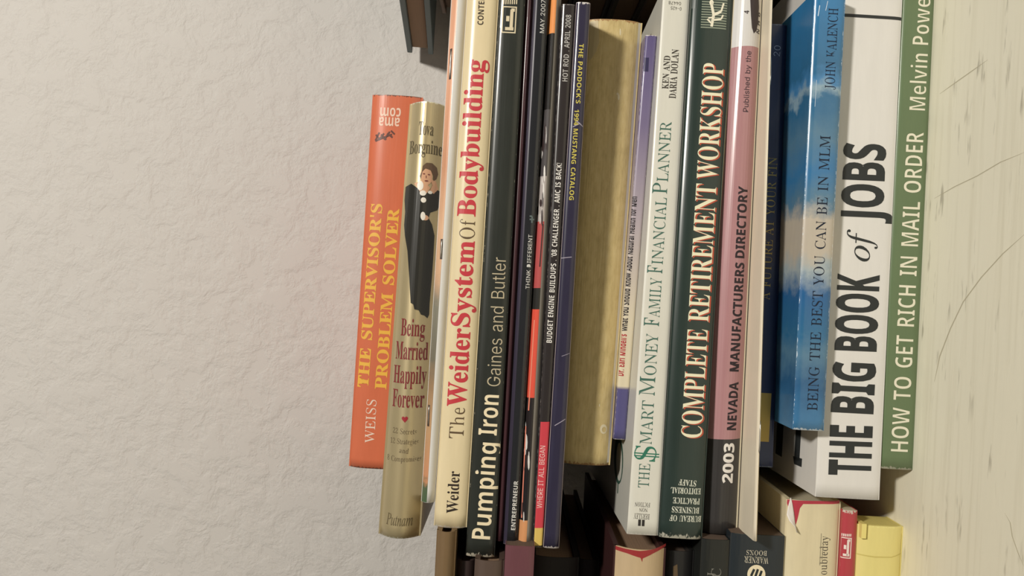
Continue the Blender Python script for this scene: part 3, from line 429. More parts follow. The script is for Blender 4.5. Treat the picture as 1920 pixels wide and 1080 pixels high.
FONTS['italic'] = ({
'P': (201, [[-17,0,-15,7,0,8,9,12,16,21,21,36,63,192,66,210,64,217,60,222,41,226,42,232,134,232,173,227,196,209,204,180,201,161,193,145,179,131,160,120,137,113,110,111,80,111,74,107,52,23,54,15,59,10,83,7,81,0], [96,121,127,125,149,137,162,157,166,182,164,200,155,213,142,220,122,222,108,219,99,202,80,132,80,126,82,122]]),
'a': (171, [[25,-4,13,-2,4,5,-1,17,-3,32,0,60,9,88,25,114,45,137,68,153,92,158,108,154,116,140,121,154,146,154,116,45,111,22,112,19,117,17,126,23,141,40,146,36,120,6,98,-4,87,0,84,11,95,59,77,31,60,12,43,0], [41,16,49,18,58,24,76,43,93,71,105,101,109,129,105,144,92,149,77,145,62,133,48,113,37,88,29,61,27,37,30,21]]),
'f': (99, [[-24,-77,-33,-75,-40,-71,-44,-65,-46,-58,-43,-47,-33,-43,-25,-46,-22,-54,-25,-63,-21,-67,-12,-64,-5,-54,1,-37,7,-12,36,141,3,141,6,152,38,152,42,170,52,201,67,224,86,239,108,243,120,242,129,237,136,229,138,219,134,208,122,204,112,207,109,217,112,228,109,232,103,234,86,224,74,192,66,152,105,152,103,141,64,141,50,75,34,4,16,-43,-2,-68]]),
'm': (275, [[205,-4,192,1,188,15,192,39,212,109,215,127,213,135,206,137,196,135,186,129,162,105,140,69,125,36,114,0,88,0,118,101,123,129,120,135,113,137,98,131,78,115,57,89,43,64,32,35,20,0,-6,0,25,106,29,122,31,132,29,137,25,141,8,144,10,150,47,155,61,158,65,154,45,89,92,141,132,158,147,153,152,138,142,92,172,129,199,151,224,158,239,153,244,138,243,126,218,19,223,17,234,24,241,32,249,43,254,38,230,7]]),
'n': (182, [[111,-4,99,0,94,14,108,70,121,127,119,135,112,137,98,132,80,116,61,95,46,71,34,41,21,0,-6,0,27,110,31,131,27,140,9,142,10,148,34,152,65,158,66,154,46,89,71,119,94,141,115,153,132,157,146,153,151,139,150,126,146,111,127,44,124,32,123,25,124,19,130,17,141,24,156,45,161,41,137,7]]),
'o': (175, [[53,-4,30,0,13,11,2,28,-2,51,0,70,7,89,17,107,31,124,47,138,64,149,82,156,101,158,124,154,142,143,153,126,157,103,155,86,150,69,130,37,102,11,78,0], [56,6,70,8,83,16,95,28,106,43,121,78,127,113,120,140,99,149,82,146,66,134,51,115,39,92,31,66,28,42,30,26,35,15,44,8]]),
't': (93, [[16,-4,4,0,0,13,1,22,3,31,33,141,10,141,11,148,41,163,68,196,76,196,63,152,91,152,89,141,60,141,33,39,30,22,31,17,36,15,47,21,62,40,67,34,41,5]]),
'u': (182, [[23,-4,14,-3,7,2,3,9,2,19,4,34,9,58,25,114,27,123,28,133,27,138,23,142,7,144,8,150,45,155,59,158,64,156,62,148,35,53,31,37,30,27,32,19,40,16,50,19,62,27,88,57,113,102,131,154,157,154,128,46,123,24,125,18,130,16,142,23,157,42,162,37,137,6,111,-4,99,0,94,13,99,41,110,77,85,41,63,16,43,1]]),
}, 232)
FONTS['roman'] = ({
'1': (188, [[44,3,44,15,60,15,73,17,85,24,88,39,86,223,50,187,41,182,35,180,38,180,29,187,26,192,26,196,39,201,70,218,93,230,116,230,116,39,118,27,128,17,144,15,160,15,160,3]]),
'2': (188, [[23,9,23,40,64,82,98,120,121,161,124,186,121,205,118,212,104,222,86,227,64,221,51,204,49,192,49,176,42,177,32,181,26,187,24,198,25,205,30,213,38,221,49,229,65,237,87,239,118,233,134,223,149,206,153,187,150,169,138,145,115,114,74,72,29,28,122,28,139,30,146,36,152,47,154,59,154,60,167,60,166,9]]),
'8': (188, [[92,0,67,3,49,11,36,23,28,35,23,47,21,61,24,78,31,91,43,104,74,122,49,142,38,154,31,167,29,182,31,195,35,207,42,217,53,227,71,237,96,240,117,237,139,224,153,206,157,184,154,168,141,149,108,127,142,107,156,93,164,79,167,63,161,37,144,16,127,6], [102,128,117,143,124,155,133,168,135,186,133,198,119,218,104,226,94,227,76,223,62,210,58,204,54,186,56,168,66,153], [93,13,115,17,132,30,137,38,142,58,138,78,126,92,110,105,85,119,57,93,48,79,44,60,49,39,55,29,72,17]]),
'A': (218, [[7,1,7,11,5,10,16,16,27,36,100,222,105,222,182,38,200,13,207,12,211,11,211,4,126,4,126,11,143,14,152,27,146,45,137,68,51,68,37,35,33,15,33,15,62,9,53,9,53,1], [55,78,134,78,93,177]]),
'B': (221, [[19,5,19,10,26,11,46,22,47,25,48,41,48,184,47,199,32,215,19,217,19,224,110,226,141,223,179,197,187,175,182,157,163,138,125,125,165,110,192,86,198,66,193,43,177,24,156,9,119,3], [80,125,129,128,135,132,152,162,153,173,150,194,146,200,128,214,108,218,96,216,82,205,80,196], [111,11,133,14,155,31,158,39,161,64,156,91,148,103,130,113,99,117,80,116,80,32,82,22,98,12]]),
'C': (234, [[128,-2,98,3,73,17,52,35,38,57,28,84,24,114,28,144,38,170,53,192,72,212,99,227,130,232,155,229,183,218,209,211,198,208,205,222,215,222,215,165,206,165,200,185,181,207,159,217,132,223,90,208,67,166,61,113,68,59,92,22,134,10,159,12,180,21,199,34,208,44,216,37,197,18,165,2]]),
'D': (248, [[21,4,21,10,23,10,42,19,47,27,48,37,48,188,45,206,44,207,24,218,18,218,18,224,111,225,147,221,191,196,216,158,223,114,218,76,206,47,175,18,156,8,114,3], [111,11,146,18,174,44,182,67,186,115,180,165,156,203,112,218,101,216,83,208,80,193,80,35,83,22,98,12]]),
'E': (221, [[18,2,18,9,25,10,44,21,48,27,49,38,49,185,47,205,46,206,25,218,19,218,19,226,198,226,198,171,189,171,181,198,175,205,149,214,116,216,96,215,81,203,80,195,80,122,97,122,134,128,126,119,139,149,141,162,150,162,150,70,142,70,136,99,135,105,138,106,93,112,80,112,80,33,83,20,84,17,115,12,138,13,158,16,175,22,189,33,198,51,206,71,213,71,200,2]]),
'F': (202, [[19,2,19,10,26,11,47,25,47,26,48,42,48,187,47,203,46,206,26,217,18,218,18,227,196,227,196,171,186,171,185,178,175,205,171,207,156,213,137,216,115,217,97,216,81,207,80,200,80,123,95,123,132,127,122,119,139,149,140,162,149,162,149,70,140,70,139,85,122,117,132,107,94,113,80,113,80,39,82,27,88,17,105,11,117,10,117,2]]),
'G': (254, [[134,-4,101,2,74,16,54,35,39,56,29,84,25,115,29,144,39,171,53,193,73,213,98,226,129,232,156,229,184,218,208,211,196,207,205,222,216,222,216,165,206,165,205,174,197,194,183,207,166,214,149,220,132,223,91,208,68,167,62,114,67,65,75,44,104,13,136,5,156,8,173,18,177,20,182,35,182,64,181,71,175,82,154,89,149,90,149,97,239,97,239,89,236,90,216,80,213,74,212,64,212,22,178,6]]),
'H': (262, [[19,6,19,10,26,11,45,22,47,26,48,40,48,189,47,202,45,206,26,217,19,218,19,224,110,224,110,218,97,215,81,202,80,190,80,123,182,123,182,190,181,202,165,215,152,218,152,224,243,224,243,218,235,217,215,206,215,206,214,189,214,40,215,25,216,24,235,11,243,10,243,5,152,5,152,10,155,10,179,19,179,21,182,39,182,112,80,112,80,39,82,22,82,22,102,11,110,10,110,6]]),
'I': (130, [[18,4,18,10,21,10,43,20,48,28,49,37,49,194,45,209,43,210,22,218,18,218,18,224,111,224,111,218,107,219,88,211,81,199,80,194,80,38,82,29,96,14,112,11,112,4]]),
'J': (165, [[54,-32,39,-29,29,-21,21,-11,15,-5,10,4,9,11,10,18,13,22,17,25,22,26,28,25,32,23,34,19,35,15,32,3,30,-2,38,-18,52,-21,66,-19,79,-5,84,10,85,184,82,203,81,204,67,214,51,217,51,224,146,224,146,217,132,214,118,202,119,206,117,183,117,45,108,4,81,-26]]),
'K': (255, [[19,6,19,10,27,11,47,22,47,22,49,39,49,190,47,201,45,205,27,217,19,218,19,222,110,222,110,218,97,215,82,201,80,190,80,104,162,186,176,202,178,210,172,217,156,218,156,226,232,226,232,219,238,219,204,210,171,181,126,135,227,18,237,13,249,11,249,5,151,5,151,9,153,9,165,10,176,23,167,39,101,123,80,104,80,39,82,22,82,22,102,11,110,10,110,6]]),
'L': (213, [[19,2,19,10,26,11,45,22,47,26,48,40,48,189,47,201,44,207,26,217,19,218,19,225,114,225,114,218,101,217,89,211,82,200,80,190,80,40,81,28,93,15,117,12,139,13,158,16,176,23,189,37,197,55,204,75,212,75,200,2]]),
'M': (317, [[18,1,18,10,21,10,44,21,36,7,40,40,44,192,47,201,31,215,18,218,18,226,81,226,153,55,226,226,298,226,298,218,291,217,271,206,271,206,269,190,269,43,270,28,285,13,297,11,297,6,209,6,209,11,222,13,237,29,238,41,233,216,147,11,142,11,52,212,51,40,52,14,49,19,67,10,74,10,74,1]]),
'N': (247, [[206,6,51,193,51,39,49,22,45,20,68,10,72,10,72,1,20,1,20,11,33,13,38,18,40,39,40,200,26,215,20,217,20,224,67,224,197,67,197,189,195,210,190,215,177,217,177,227,229,227,229,218,221,217,203,205,211,219,209,188,209,6]]),
'O': (263, [[130,-4,106,-1,86,8,68,21,54,36,42,52,32,71,27,91,25,114,27,136,32,157,42,175,54,192,69,207,86,220,108,229,133,232,157,229,177,220,194,207,209,192,221,176,230,158,236,137,238,114,236,91,230,71,221,52,208,36,194,21,175,8,155,-1], [133,5,172,19,195,63,201,114,196,162,188,185,161,214,129,223,90,209,67,165,62,114,67,65,75,43,102,14]]),
'P': (209, [[19,6,19,10,26,11,45,22,47,26,48,40,48,189,47,202,45,206,26,217,19,218,19,225,107,226,143,222,164,211,176,202,186,193,191,181,193,166,189,145,175,128,155,113,121,105,80,104,80,39,82,22,82,22,102,11,110,10,110,6], [80,114,101,114,127,117,147,129,155,145,157,165,154,189,151,198,132,212,107,217,83,210,80,201]]),
'R': (236, [[19,6,19,10,26,11,45,22,47,26,48,40,48,189,47,202,45,206,26,217,19,218,19,225,108,226,151,219,174,207,192,188,198,167,193,148,177,130,141,116,210,20,218,15,229,12,229,3,180,3,114,107,80,107,80,39,82,22,82,22,102,11,110,10,110,6], [80,116,102,114,139,116,142,117,161,151,163,168,160,187,142,209,112,217,100,216,83,208,80,194]]),
'S': (195, [[23,6,23,68,33,68,38,45,46,29,71,12,97,6,118,9,134,19,145,34,148,54,142,72,118,89,86,105,63,119,47,133,39,148,35,166,35,183,39,198,47,212,59,223,74,230,92,232,115,230,140,221,159,216,154,214,157,222,168,222,168,171,158,171,157,178,152,195,140,209,125,216,111,221,97,223,80,221,66,212,56,200,53,190,55,168,61,160,89,141,122,126,152,108,160,100,165,91,169,66,168,49,163,33,154,19,139,7,120,-2,96,-4,79,-2,64,2,50,9,29,14,40,17,35,6]]),
'T': (212, [[57,4,57,10,64,10,85,20,86,22,89,39,89,218,75,218,43,213,29,204,18,184,16,170,6,170,6,226,204,226,204,169,194,169,184,203,178,209,134,218,121,218,121,40,122,26,124,20,145,10,153,10,153,4]]),
'U': (246, [[124,-3,102,0,66,20,53,44,48,79,48,190,46,201,44,205,26,217,18,218,18,222,109,222,109,218,96,215,81,201,79,190,79,69,83,41,88,30,109,13,136,8,170,17,192,41,198,80,198,189,196,220,203,207,180,218,175,218,175,227,226,227,226,217,224,217,210,210,209,203,209,189,209,91,204,46,189,17,164,1]]),
'W': (306, [[93,6,26,200,23,207,4,218,3,218,3,220,79,220,79,217,70,215,59,204,59,205,63,183,106,60,157,189,153,203,146,213,140,214,126,217,126,223,209,223,209,217,194,215,186,201,188,190,233,66,272,185,277,203,277,212,275,214,263,217,263,227,301,227,301,216,297,214,295,213,285,191,225,6,222,6,163,171,97,6]]),
'Y': (213, [[62,5,62,10,69,11,88,22,90,26,91,40,91,92,33,198,21,212,15,212,0,218,4,218,4,221,92,221,92,219,98,219,76,215,68,203,72,192,118,100,169,182,179,211,178,213,149,219,158,219,158,227,209,227,209,215,191,207,187,199,124,88,123,40,124,26,126,22,145,11,153,10,153,5]]),
'a': (172, [[127,6,116,10,109,23,84,7,48,4,36,9,28,14,23,21,21,32,25,46,37,62,60,80,110,98,110,121,109,126,102,138,88,146,74,149,56,145,44,130,47,124,50,116,49,112,48,109,44,107,39,106,33,107,30,110,28,113,27,117,29,125,33,132,39,140,48,151,63,157,81,158,94,157,124,139,132,126,135,104,135,31,136,21,147,15,154,18,159,10,161,11], [71,15,87,19,110,42,110,90,73,75,53,52,49,36,52,24]]),
'b': (180, [[32,5,32,195,30,209,15,216,15,222,58,222,58,130,83,150,110,155,121,152,137,142,146,131,153,119,158,102,160,83,158,61,152,42,144,25,132,11,116,1,94,-4,74,1,50,17,35,5], [92,6,111,11,126,33,131,46,134,80,132,109,128,123,115,137,96,142,79,136,60,117,58,123,62,33,71,15]]),
'c': (147, [[89,1,62,6,51,12,37,25,29,39,23,55,21,75,22,96,28,114,37,130,50,145,67,156,87,159,108,153,117,144,126,134,129,124,128,120,125,115,122,114,119,113,110,117,108,126,108,128,100,145,85,149,64,141,49,114,46,94,48,58,58,36,72,23,97,16,116,20,128,30,135,23,118,8]]),
'd': (185, [[78,-1,55,4,44,12,35,23,27,37,23,54,21,74,23,96,28,115,36,130,46,143,63,152,73,155,97,151,122,131,122,201,122,201,114,213,99,217,99,227,149,227,149,37,150,26,162,17,166,16,166,5,146,9,117,7,117,25,97,4], [83,12,93,15,101,21,112,25,122,36,122,122,121,117,102,136,83,142,66,137,54,122,50,106,48,77,49,47,53,33,64,17]]),
'e': (150, [[87,1,61,7,50,13,37,25,28,39,23,57,21,79,23,99,28,115,36,131,46,145,61,155,79,158,96,155,114,143,128,119,131,86,130,84,47,84,52,45,65,26,95,17,115,24,127,35,134,28,117,9], [47,95,110,95,109,107,104,134,93,146,79,149,55,134,48,103]]),
'f': (107, [[18,3,18,11,25,12,36,25,37,37,37,141,19,141,19,152,37,152,37,176,41,197,52,214,80,231,87,232,88,232,114,216,121,207,123,200,121,193,121,192,117,190,113,189,104,192,103,194,102,196,105,207,105,209,100,219,90,222,77,220,67,207,64,196,63,152,91,152,91,141,63,141,63,33,63,27,69,17,85,9,89,9,89,3]]),
'g': (164, [[73,-69,44,-66,33,-61,17,-48,14,-37,21,-23,48,-10,26,7,23,16,24,23,29,29,36,41,58,57,32,75,22,105,24,118,29,128,36,137,46,147,60,155,79,158,98,154,117,148,147,149,147,137,120,137,132,116,135,102,134,91,129,82,122,73,114,65,101,57,86,52,78,53,70,58,67,61,50,43,43,26,48,17,70,14,87,15,127,10,136,7,142,0,147,-8,151,-28,147,-42,132,-57,110,-66], [80,61,94,65,100,70,109,84,111,105,110,127,101,141,93,146,79,149,66,146,52,130,49,127,46,105,50,85,54,77,63,66], [80,-59,109,-56,129,-47,136,-29,133,-16,127,-11,103,-7,55,-6,34,-31,31,-39,32,-43,43,-53,61,-57]]),
'h': (190, [[20,11,20,12,35,18,37,27,37,200,35,209,18,219,20,218,20,223,63,223,63,122,91,148,106,152,140,143,150,131,154,105,154,27,155,23,172,9,171,9,171,11,112,11,112,8,104,8,127,18,129,27,129,109,126,129,119,136,105,139,88,133,63,108,63,27,64,22,80,9,79,9,79,11]]),
'i': (99, [[50,192,45,193,40,196,37,200,36,206,37,212,40,216,45,220,50,221,55,220,60,216,64,211,65,206,64,201,60,196,56,193], [20,11,20,12,35,17,37,27,37,127,35,138,21,143,21,149,63,149,63,27,65,17,79,12,79,11]]),
'l': (100, [[20,11,20,12,35,17,37,27,37,200,36,209,19,219,21,218,21,222,63,222,63,27,65,17,79,12,79,11]]),
'm': (277, [[20,11,20,12,35,18,37,27,37,128,36,133,20,146,20,146,20,151,62,151,62,122,89,147,105,151,139,142,152,123,178,147,194,152,227,143,237,131,241,105,241,27,242,22,258,9,257,9,257,11,200,11,200,9,200,9,214,24,216,27,216,109,213,129,206,136,193,139,176,133,151,109,151,27,152,22,168,9,167,9,167,11,111,11,111,9,111,9,125,24,127,27,127,109,124,128,117,136,105,139,86,132,62,106,62,27,64,19,81,9,78,11,78,11]]),
'n': (190, [[20,11,20,12,35,18,37,27,37,128,36,133,20,146,20,146,20,150,63,150,63,123,91,148,106,152,140,143,150,131,154,105,154,27,155,23,172,9,171,9,171,11,112,11,112,8,104,8,127,18,129,27,129,109,126,129,119,136,105,139,88,133,63,108,63,27,64,22,80,9,79,9,79,11]]),
'o': (168, [[84,-4,64,0,48,10,36,24,28,40,23,58,20,77,23,96,28,114,36,131,48,145,63,155,84,158,105,155,120,145,132,130,140,115,145,98,147,77,145,56,140,39,132,23,120,9,105,0], [84,5,100,9,113,27,118,40,121,77,117,115,114,127,100,146,84,150,68,146,54,127,51,115,47,77,51,40,55,27,69,9]]),
'p': (186, [[20,-66,20,-59,28,-57,36,-41,37,-32,37,123,35,138,21,143,21,148,61,148,61,118,87,149,108,155,130,151,141,142,150,131,157,117,162,100,164,80,162,59,157,40,150,25,141,13,129,4,105,-1,88,3,63,26,63,-30,64,-40,77,-58,88,-60,88,-66], [102,12,119,17,131,33,136,49,137,77,136,105,132,121,121,136,104,141,86,135,64,103,63,31,67,24]]),
'r': (144, [[20,3,20,12,35,17,37,27,37,127,35,140,21,144,21,149,62,149,64,111,84,139,98,145,109,147,117,148,125,147,130,144,133,140,134,133,133,128,131,125,128,123,124,122,117,125,115,127,103,134,89,130,76,124,65,113,64,96,64,27,64,26,71,15,88,11,88,3]]),
's': (144, [[76,-4,61,-2,43,4,20,8,39,16,33,7,19,7,19,42,30,42,31,33,36,23,55,10,71,6,81,8,93,13,100,23,103,35,98,51,84,61,58,75,45,83,36,91,31,101,28,113,32,132,42,148,54,156,71,159,83,157,118,148,104,143,108,149,121,149,121,122,110,122,109,128,106,135,88,146,75,149,64,148,54,142,50,139,45,123,52,107,68,96,91,85,104,77,112,70,117,60,120,47,116,22,107,8,93,-1]]),
't': (114, [[76,4,48,8,41,13,37,21,35,37,35,141,21,141,21,146,49,181,59,201,69,201,69,153,93,153,93,141,61,141,61,40,64,23,67,19,79,17,94,23,102,36,110,32,95,10]]),
'u': (187, [[65,6,51,8,42,16,36,28,34,48,34,125,33,133,19,144,17,145,17,149,60,149,60,35,64,23,73,17,82,15,101,20,125,44,125,125,123,133,107,146,106,146,106,151,151,151,151,34,154,22,169,18,169,6,149,9,119,6,119,26,104,11,92,4,78,4]]),
'y': (150, [[42,-64,19,-58,11,-53,8,-49,7,-42,7,-40,10,-34,14,-32,17,-31,25,-34,27,-36,28,-49,42,-52,49,-48,58,-38,66,-22,75,15,28,129,19,142,14,142,9,144,9,148,70,148,70,145,61,144,54,130,55,125,88,42,116,120,120,130,122,143,122,144,112,145,112,155,139,155,139,144,138,144,137,141,128,122,80,-12,64,-47,55,-58,49,-62]]),
}, 222)

# ------------------------------------------------------------------ books
class Edge:
    """the line where two books touch, as height over x; read off at two places"""
    def __init__(s, p, q, y0, y1=None):
        a = at(p[0], p[1], y0); b = at(q[0], q[1], y0 if y1 is None else y1)
        s.k = (b.z - a.z) / (b.x - a.x); s.c = a.z - s.k * a.x
    def __call__(s, x): return s.c + s.k * x

class Flat:
    def __init__(s, z): s.z = z
    def __call__(s, x): return s.z

class Book:
    def __init__(s, name, label, top, bot, yl, yr, pl, pr, W, cat='book', group='books in the middle pile', round_=(.0008, 8), kind='paper',
                 mat=None, covers=None, pages=None, flip=False, gap=.00012, cloth=.0004, over=.003):
        """pl, pr: picture points at the left and the right end; W: depth of the book; round_: how far the long edges of the spine fall back, and how sharply"""
        s.top, s.bot, s.W, s.gap = top, bot, W, gap
        a = at(pl[0], pl[1], yl); b = at(pr[0], pr[1], yr)
        s.a = Vector((a.x, yl)); dx = b.x - a.x; dy = yr - yl
        s.phi = math.atan2(dy, dx); s.L = math.hypot(dx, dy)
        s.cp, s.sp = math.cos(s.phi), math.sin(s.phi)
        s.z0 = bot(a.x)
        s.b, s.p = round_
        s.root = empty(name, (a.x, yl, s.z0), s.phi)
        meta(s.root, label, cat, group)
        s.T = top(a.x) - s.z0
        s.layer = 0
        s.kind = kind
        c = covers or mat
        up, dn = ('back_cover', 'front_cover') if flip else ('front_cover', 'back_cover')
        s.spine = s.make_spine(mat)
        if kind == 'hard':
            th, ov, bk = .0026, over, .004
        else:
            th, ov, bk = cloth, .0002, .0006
        fr = s.b * .85
        s.up = s.slab(up, c, fr, W, 0, s.L, lambda T: T - th, lambda T: T)
        s.dn = s.slab(dn, c, fr, W, 0, s.L, lambda T: 0.0, lambda T: th)
        s.pg = s.slab('page_block', pages or PAPER, fr * .6 + .0012, W - bk, ov, s.L - ov, lambda T: th + .00005, lambda T: T - th - .00005)

    def X(s, lx, ly): return s.a.x + lx * s.cp - ly * s.sp
    def zr(s, lx, ly):
        x = s.X(lx, ly)
        return s.bot(x) + s.gap - s.z0, s.top(x) - s.gap - s.z0
    def fall(s, t): return s.b * abs(2 * t - 1) ** s.p

    def slab(s, name, mat, y0, y1, x0, x1, zl, zh, n=2):
        bm = bmesh.new()
        vs = []
        for lx in (x0, x1):
            for ly in (y0, y1):
                lo, hi = s.zr(lx, ly)
                for f in (zl, zh): vs.append(bm.verts.new((lx, ly, lo + f(hi - lo))))
        for f in ((0, 1, 3, 2), (4, 6, 7, 5), (0, 4, 5, 1), (2, 3, 7, 6), (0, 2, 6, 4), (1, 5, 7, 3)):
            bm.faces.new([vs[i] for i in f])
        bmesh.ops.recalc_face_normals(bm, faces=bm.faces[:])
        l1 = bm.loops.layers.uv.new('sheet'); l2 = bm.loops.layers.uv.new('edge')
        for f in bm.faces:
            for l in f.loops:
                l[l1].uv = (l.vert.co.x * 100, l.vert.co.y * 100)
                l[l2].uv = (5, 5)
        return link(name, bm_mesh(bm, name), mat, s.root)

    def make_spine(s, mat):
        N = 40
        ts = [i / 20 for i in range(21)] if s.p < 5 else [0, .012, .03, .06, .1, .18, .3, .5, .7, .82, .9, .94, .97, .988, 1]
        M = len(ts)
        verts, uv1, uv2 = [], [], []
        sh = .0006
        for off in (0, 1):
            for i in range(N + 1):
                lx = s.L * i / N
                for t in ts:
                    tt = t if not off else .04 + .92 * t
                    ly = s.fall(t) + off * sh
                    lo, hi = s.zr(lx, 0)
                    verts.append((lx, ly, lo + (hi - lo) * tt))
                    uv1.append((lx * 100, t * (hi - lo) * 100))
                    uv2.append((min(lx, s.L - lx) * 100, min(t, 1 - t) * (hi - lo) * 100))
        faces = []
        n1 = (N + 1) * M
        for i in range(N):
            for j in range(M - 1):
                a = i * M + j
                faces.append((a, a + M, a + M + 1, a + 1))
                faces.append((n1 + a, n1 + a + 1, n1 + a + M + 1, n1 + a + M))
            for j, d in ((0, 1), (M - 1, -1)):
                a = i * M + j; q = (a, n1 + a, n1 + a + M, a + M)
                faces.append(q if d > 0 else q[::-1])
        for i, d in ((0, 1), (N, -1)):
            for j in range(M - 1):
                a = i * M + j; q = (a, a + 1, n1 + a + 1, n1 + a)
                faces.append(q if d > 0 else q[::-1])
        me = mesh('spine', verts, faces)
        for nm, uv in (('sheet', uv1), ('edge', uv2)):
            ly = me.uv_layers.new(name=nm)
            for lp in me.loops: ly.data[lp.index].uv = uv[lp.vertex_index]
        for p in me.polygons: p.use_smooth = p.index < 2 * N * (M - 1) and p.index % 1 == 0
        o = link('spine', me, mat, s.root)
        return o

    # a picture point onto the spine: along the book, and across it
    def loc(s, px, py):
        p = on_plane(px, py, Vector((s.a.x, s.a.y, 0)), Vector((-s.sp, s.cp, 0)))
        lx = (p.x - s.a.x) * s.cp + (p.y - s.a.y) * s.sp
        lo, hi = s.zr(lx, 0)
        return lx, (p.z - s.z0 - lo) / (hi - lo)

    def decal(s, name, polys, mat, label=None, raise_=None):
        """flat print on the spine. polys: list of shapes, each a list of outlines in picture points"""
        if raise_ is None:
            s.layer += 1; raise_ = s.layer
        bm = bmesh.new()
        for contours in polys:
            pts = [[s.loc(*p) for p in c] for c in contours]
            flat = [p for c in pts for p in c]
            tris = tessellate_polygon([[Vector((a, b * s.T, 0)) for a, b in c] for c in pts])
            vs = [bm.verts.new((a, min(1, max(0, b)), 0)) for a, b in flat]
            for t in tris:
                if len(set(t)) == 3:
                    try: bm.faces.new([vs[i] for i in t])
                    except ValueError: pass
        cuts = [i / 12 for i in range(1, 12)] if s.p < 5 else [.03, .06, .1, .18, .3, .7, .82, .9, .94, .97]
        for c in cuts:
            bmesh.ops.bisect_plane(bm, geom=bm.verts[:] + bm.edges[:] + bm.faces[:], plane_co=(0, c, 0), plane_no=(0, 1, 0), dist=1e-6)
        for v in bm.verts:
            lx, t = v.co.x, v.co.y
            lo, hi = s.zr(lx, 0)
            v.co = (lx, s.fall(t) - .00006 * raise_ - .00004, lo + (hi - lo) * t)
        bm.normal_update()
        bad = [f for f in bm.faces if f.normal.y > 0]
        if bad: bmesh.ops.reverse_faces(bm, faces=bad)
        l1 = bm.loops.layers.uv.new('sheet'); l2 = bm.loops.layers.uv.new('edge')
        for f in bm.faces:
            for l in f.loops:
                l[l1].uv = (l.vert.co.x * 100, l.vert.co.z * 100)
                l[l2].uv = (5, 5)
        me = bpy.data.meshes.new(name); bm.to_mesh(me); bm.free()
        o = link(name, me, mat, s.spine)
        if label: o['label'] = label
        return o

    def strip(s, name, y0, y1, t0, t1, mat, label=None, raise_=None, n=1):
        """a band of print between two picture heights, t0..t1 across the spine (0 at the bottom edge)"""
        a = s.px_at(y0); b = s.px_at(y1)
        f = lambda e, t: (e[1][0] + (e[0][0] - e[1][0]) * t, e[1][1] + (e[0][1] - e[1][1]) * t)
        return s.decal(name, [[[f(a, t0), f(b, t0), f(b, t1), f(a, t1)]]], mat, label, raise_)
    def px_at(s, y):
        """picture points of the top and bottom edge of the spine where it crosses picture height y"""
        out = []
        for e in (s.top, s.bot):
            lo, hi = -.2, s.L + .2
            for _ in range(40):
                m = (lo + hi) / 2
                if s.proj(m, e)[1] > y: lo = m
                else: hi = m
            out.append(s.proj(lo, e))
        return out
    def proj(s, lx, e):
        x = s.X(lx, 0); y = s.a.y + lx * s.sp; d = Vector((x, y, e(x))) - CAM
        return (960 + F * d.dot(R) / d.y, 540 - F * d.dot(U) / d.y)

    def write(s, name, text, p0, p1, cap, font, col, thin=0, label=None, track=0, raise_=None, rough=.42, dx=0, dy=0):
        """lettering: from picture point p0 to p1 along its base line, capitals cap pixels tall"""
        s.decal(name, text_shapes(text, p0, p1, cap, font, thin, track, dx, dy), ink(col, rough), label, raise_)

def text_shapes(text, p0, p1, cap, font, thin=0, track=0, dx=0, dy=0):
    G, capu = FONTS[font]
    x = 0; items = []
    for ch in text:
        if ch == ' ': x += 125 + track; continue
        adv, cons = G[ch]
        items.append((x, cons)); x += adv + track
    xs = [x0 + v for x0, cons in items for c in cons for v in c[::2]]
    lo, hi = min(xs), max(xs)
    vx, vy = p1[0] - p0[0], p1[1] - p0[1]
    ln = math.hypot(vx, vy); ux, uy = vx / ln, vy / ln
    nx, ny = uy, -ux                                   # up: a quarter turn anticlockwise as seen
    sx, sy = ln / (hi - lo), cap / capu
    out = []
    for x0, cons in items:
        shp = []
        for c in [list(zip(k[::2], k[1::2])) for k in cons]:
            q = thin_out(c, thin) if thin else c
            shp.append([(p0[0] + dx + ux * (x0 + a - lo) * sx + nx * b * sy, p0[1] + dy + uy * (x0 + a - lo) * sx + ny * b * sy) for a, b in q])
        out.append(shp)
    # glyphs of several separate pieces (i, j, !) are filled piece by piece
    res = []
    for shp in out:
        area = lambda c: sum(c[i - 1][0] * c[i][1] - c[i][0] * c[i - 1][1] for i in range(len(c))) / 2
        big = sorted(shp, key=lambda c: -abs(area(c)))
        used = []
        for c in big:
            for u in used:
                if inside(c[0], u[0]): u.append(c); break
            else: used.append([c])
        res += used
    return res

def inside(p, poly):
    r = False
    for i in range(len(poly)):
        a, b = poly[i - 1], poly[i]
        if (a[1] > p[1]) != (b[1] > p[1]) and p[0] < (b[0] - a[0]) * (p[1] - a[1]) / (b[1] - a[1]) + a[0]: r = not r
    return r

def thin_out(c, d):
    """move an outline inwards to lighten a bold face"""
    n = len(c); out = []
    for i in range(n):
        a, b, e = c[i - 1], c[i], c[(i + 1) % n]
        n1 = Vector((b[1] - a[1], a[0] - b[0])); n2 = Vector((e[1] - b[1], b[0] - e[0]))
        n1.normalize(); n2.normalize(); m = n1 + n2
        if m.length < .3: m = n1
        else:
            m.normalize(); m = m / max(.5, m.dot(n1))
        out.append((b[0] + m.x * d, b[1] + m.y * d))
    return out

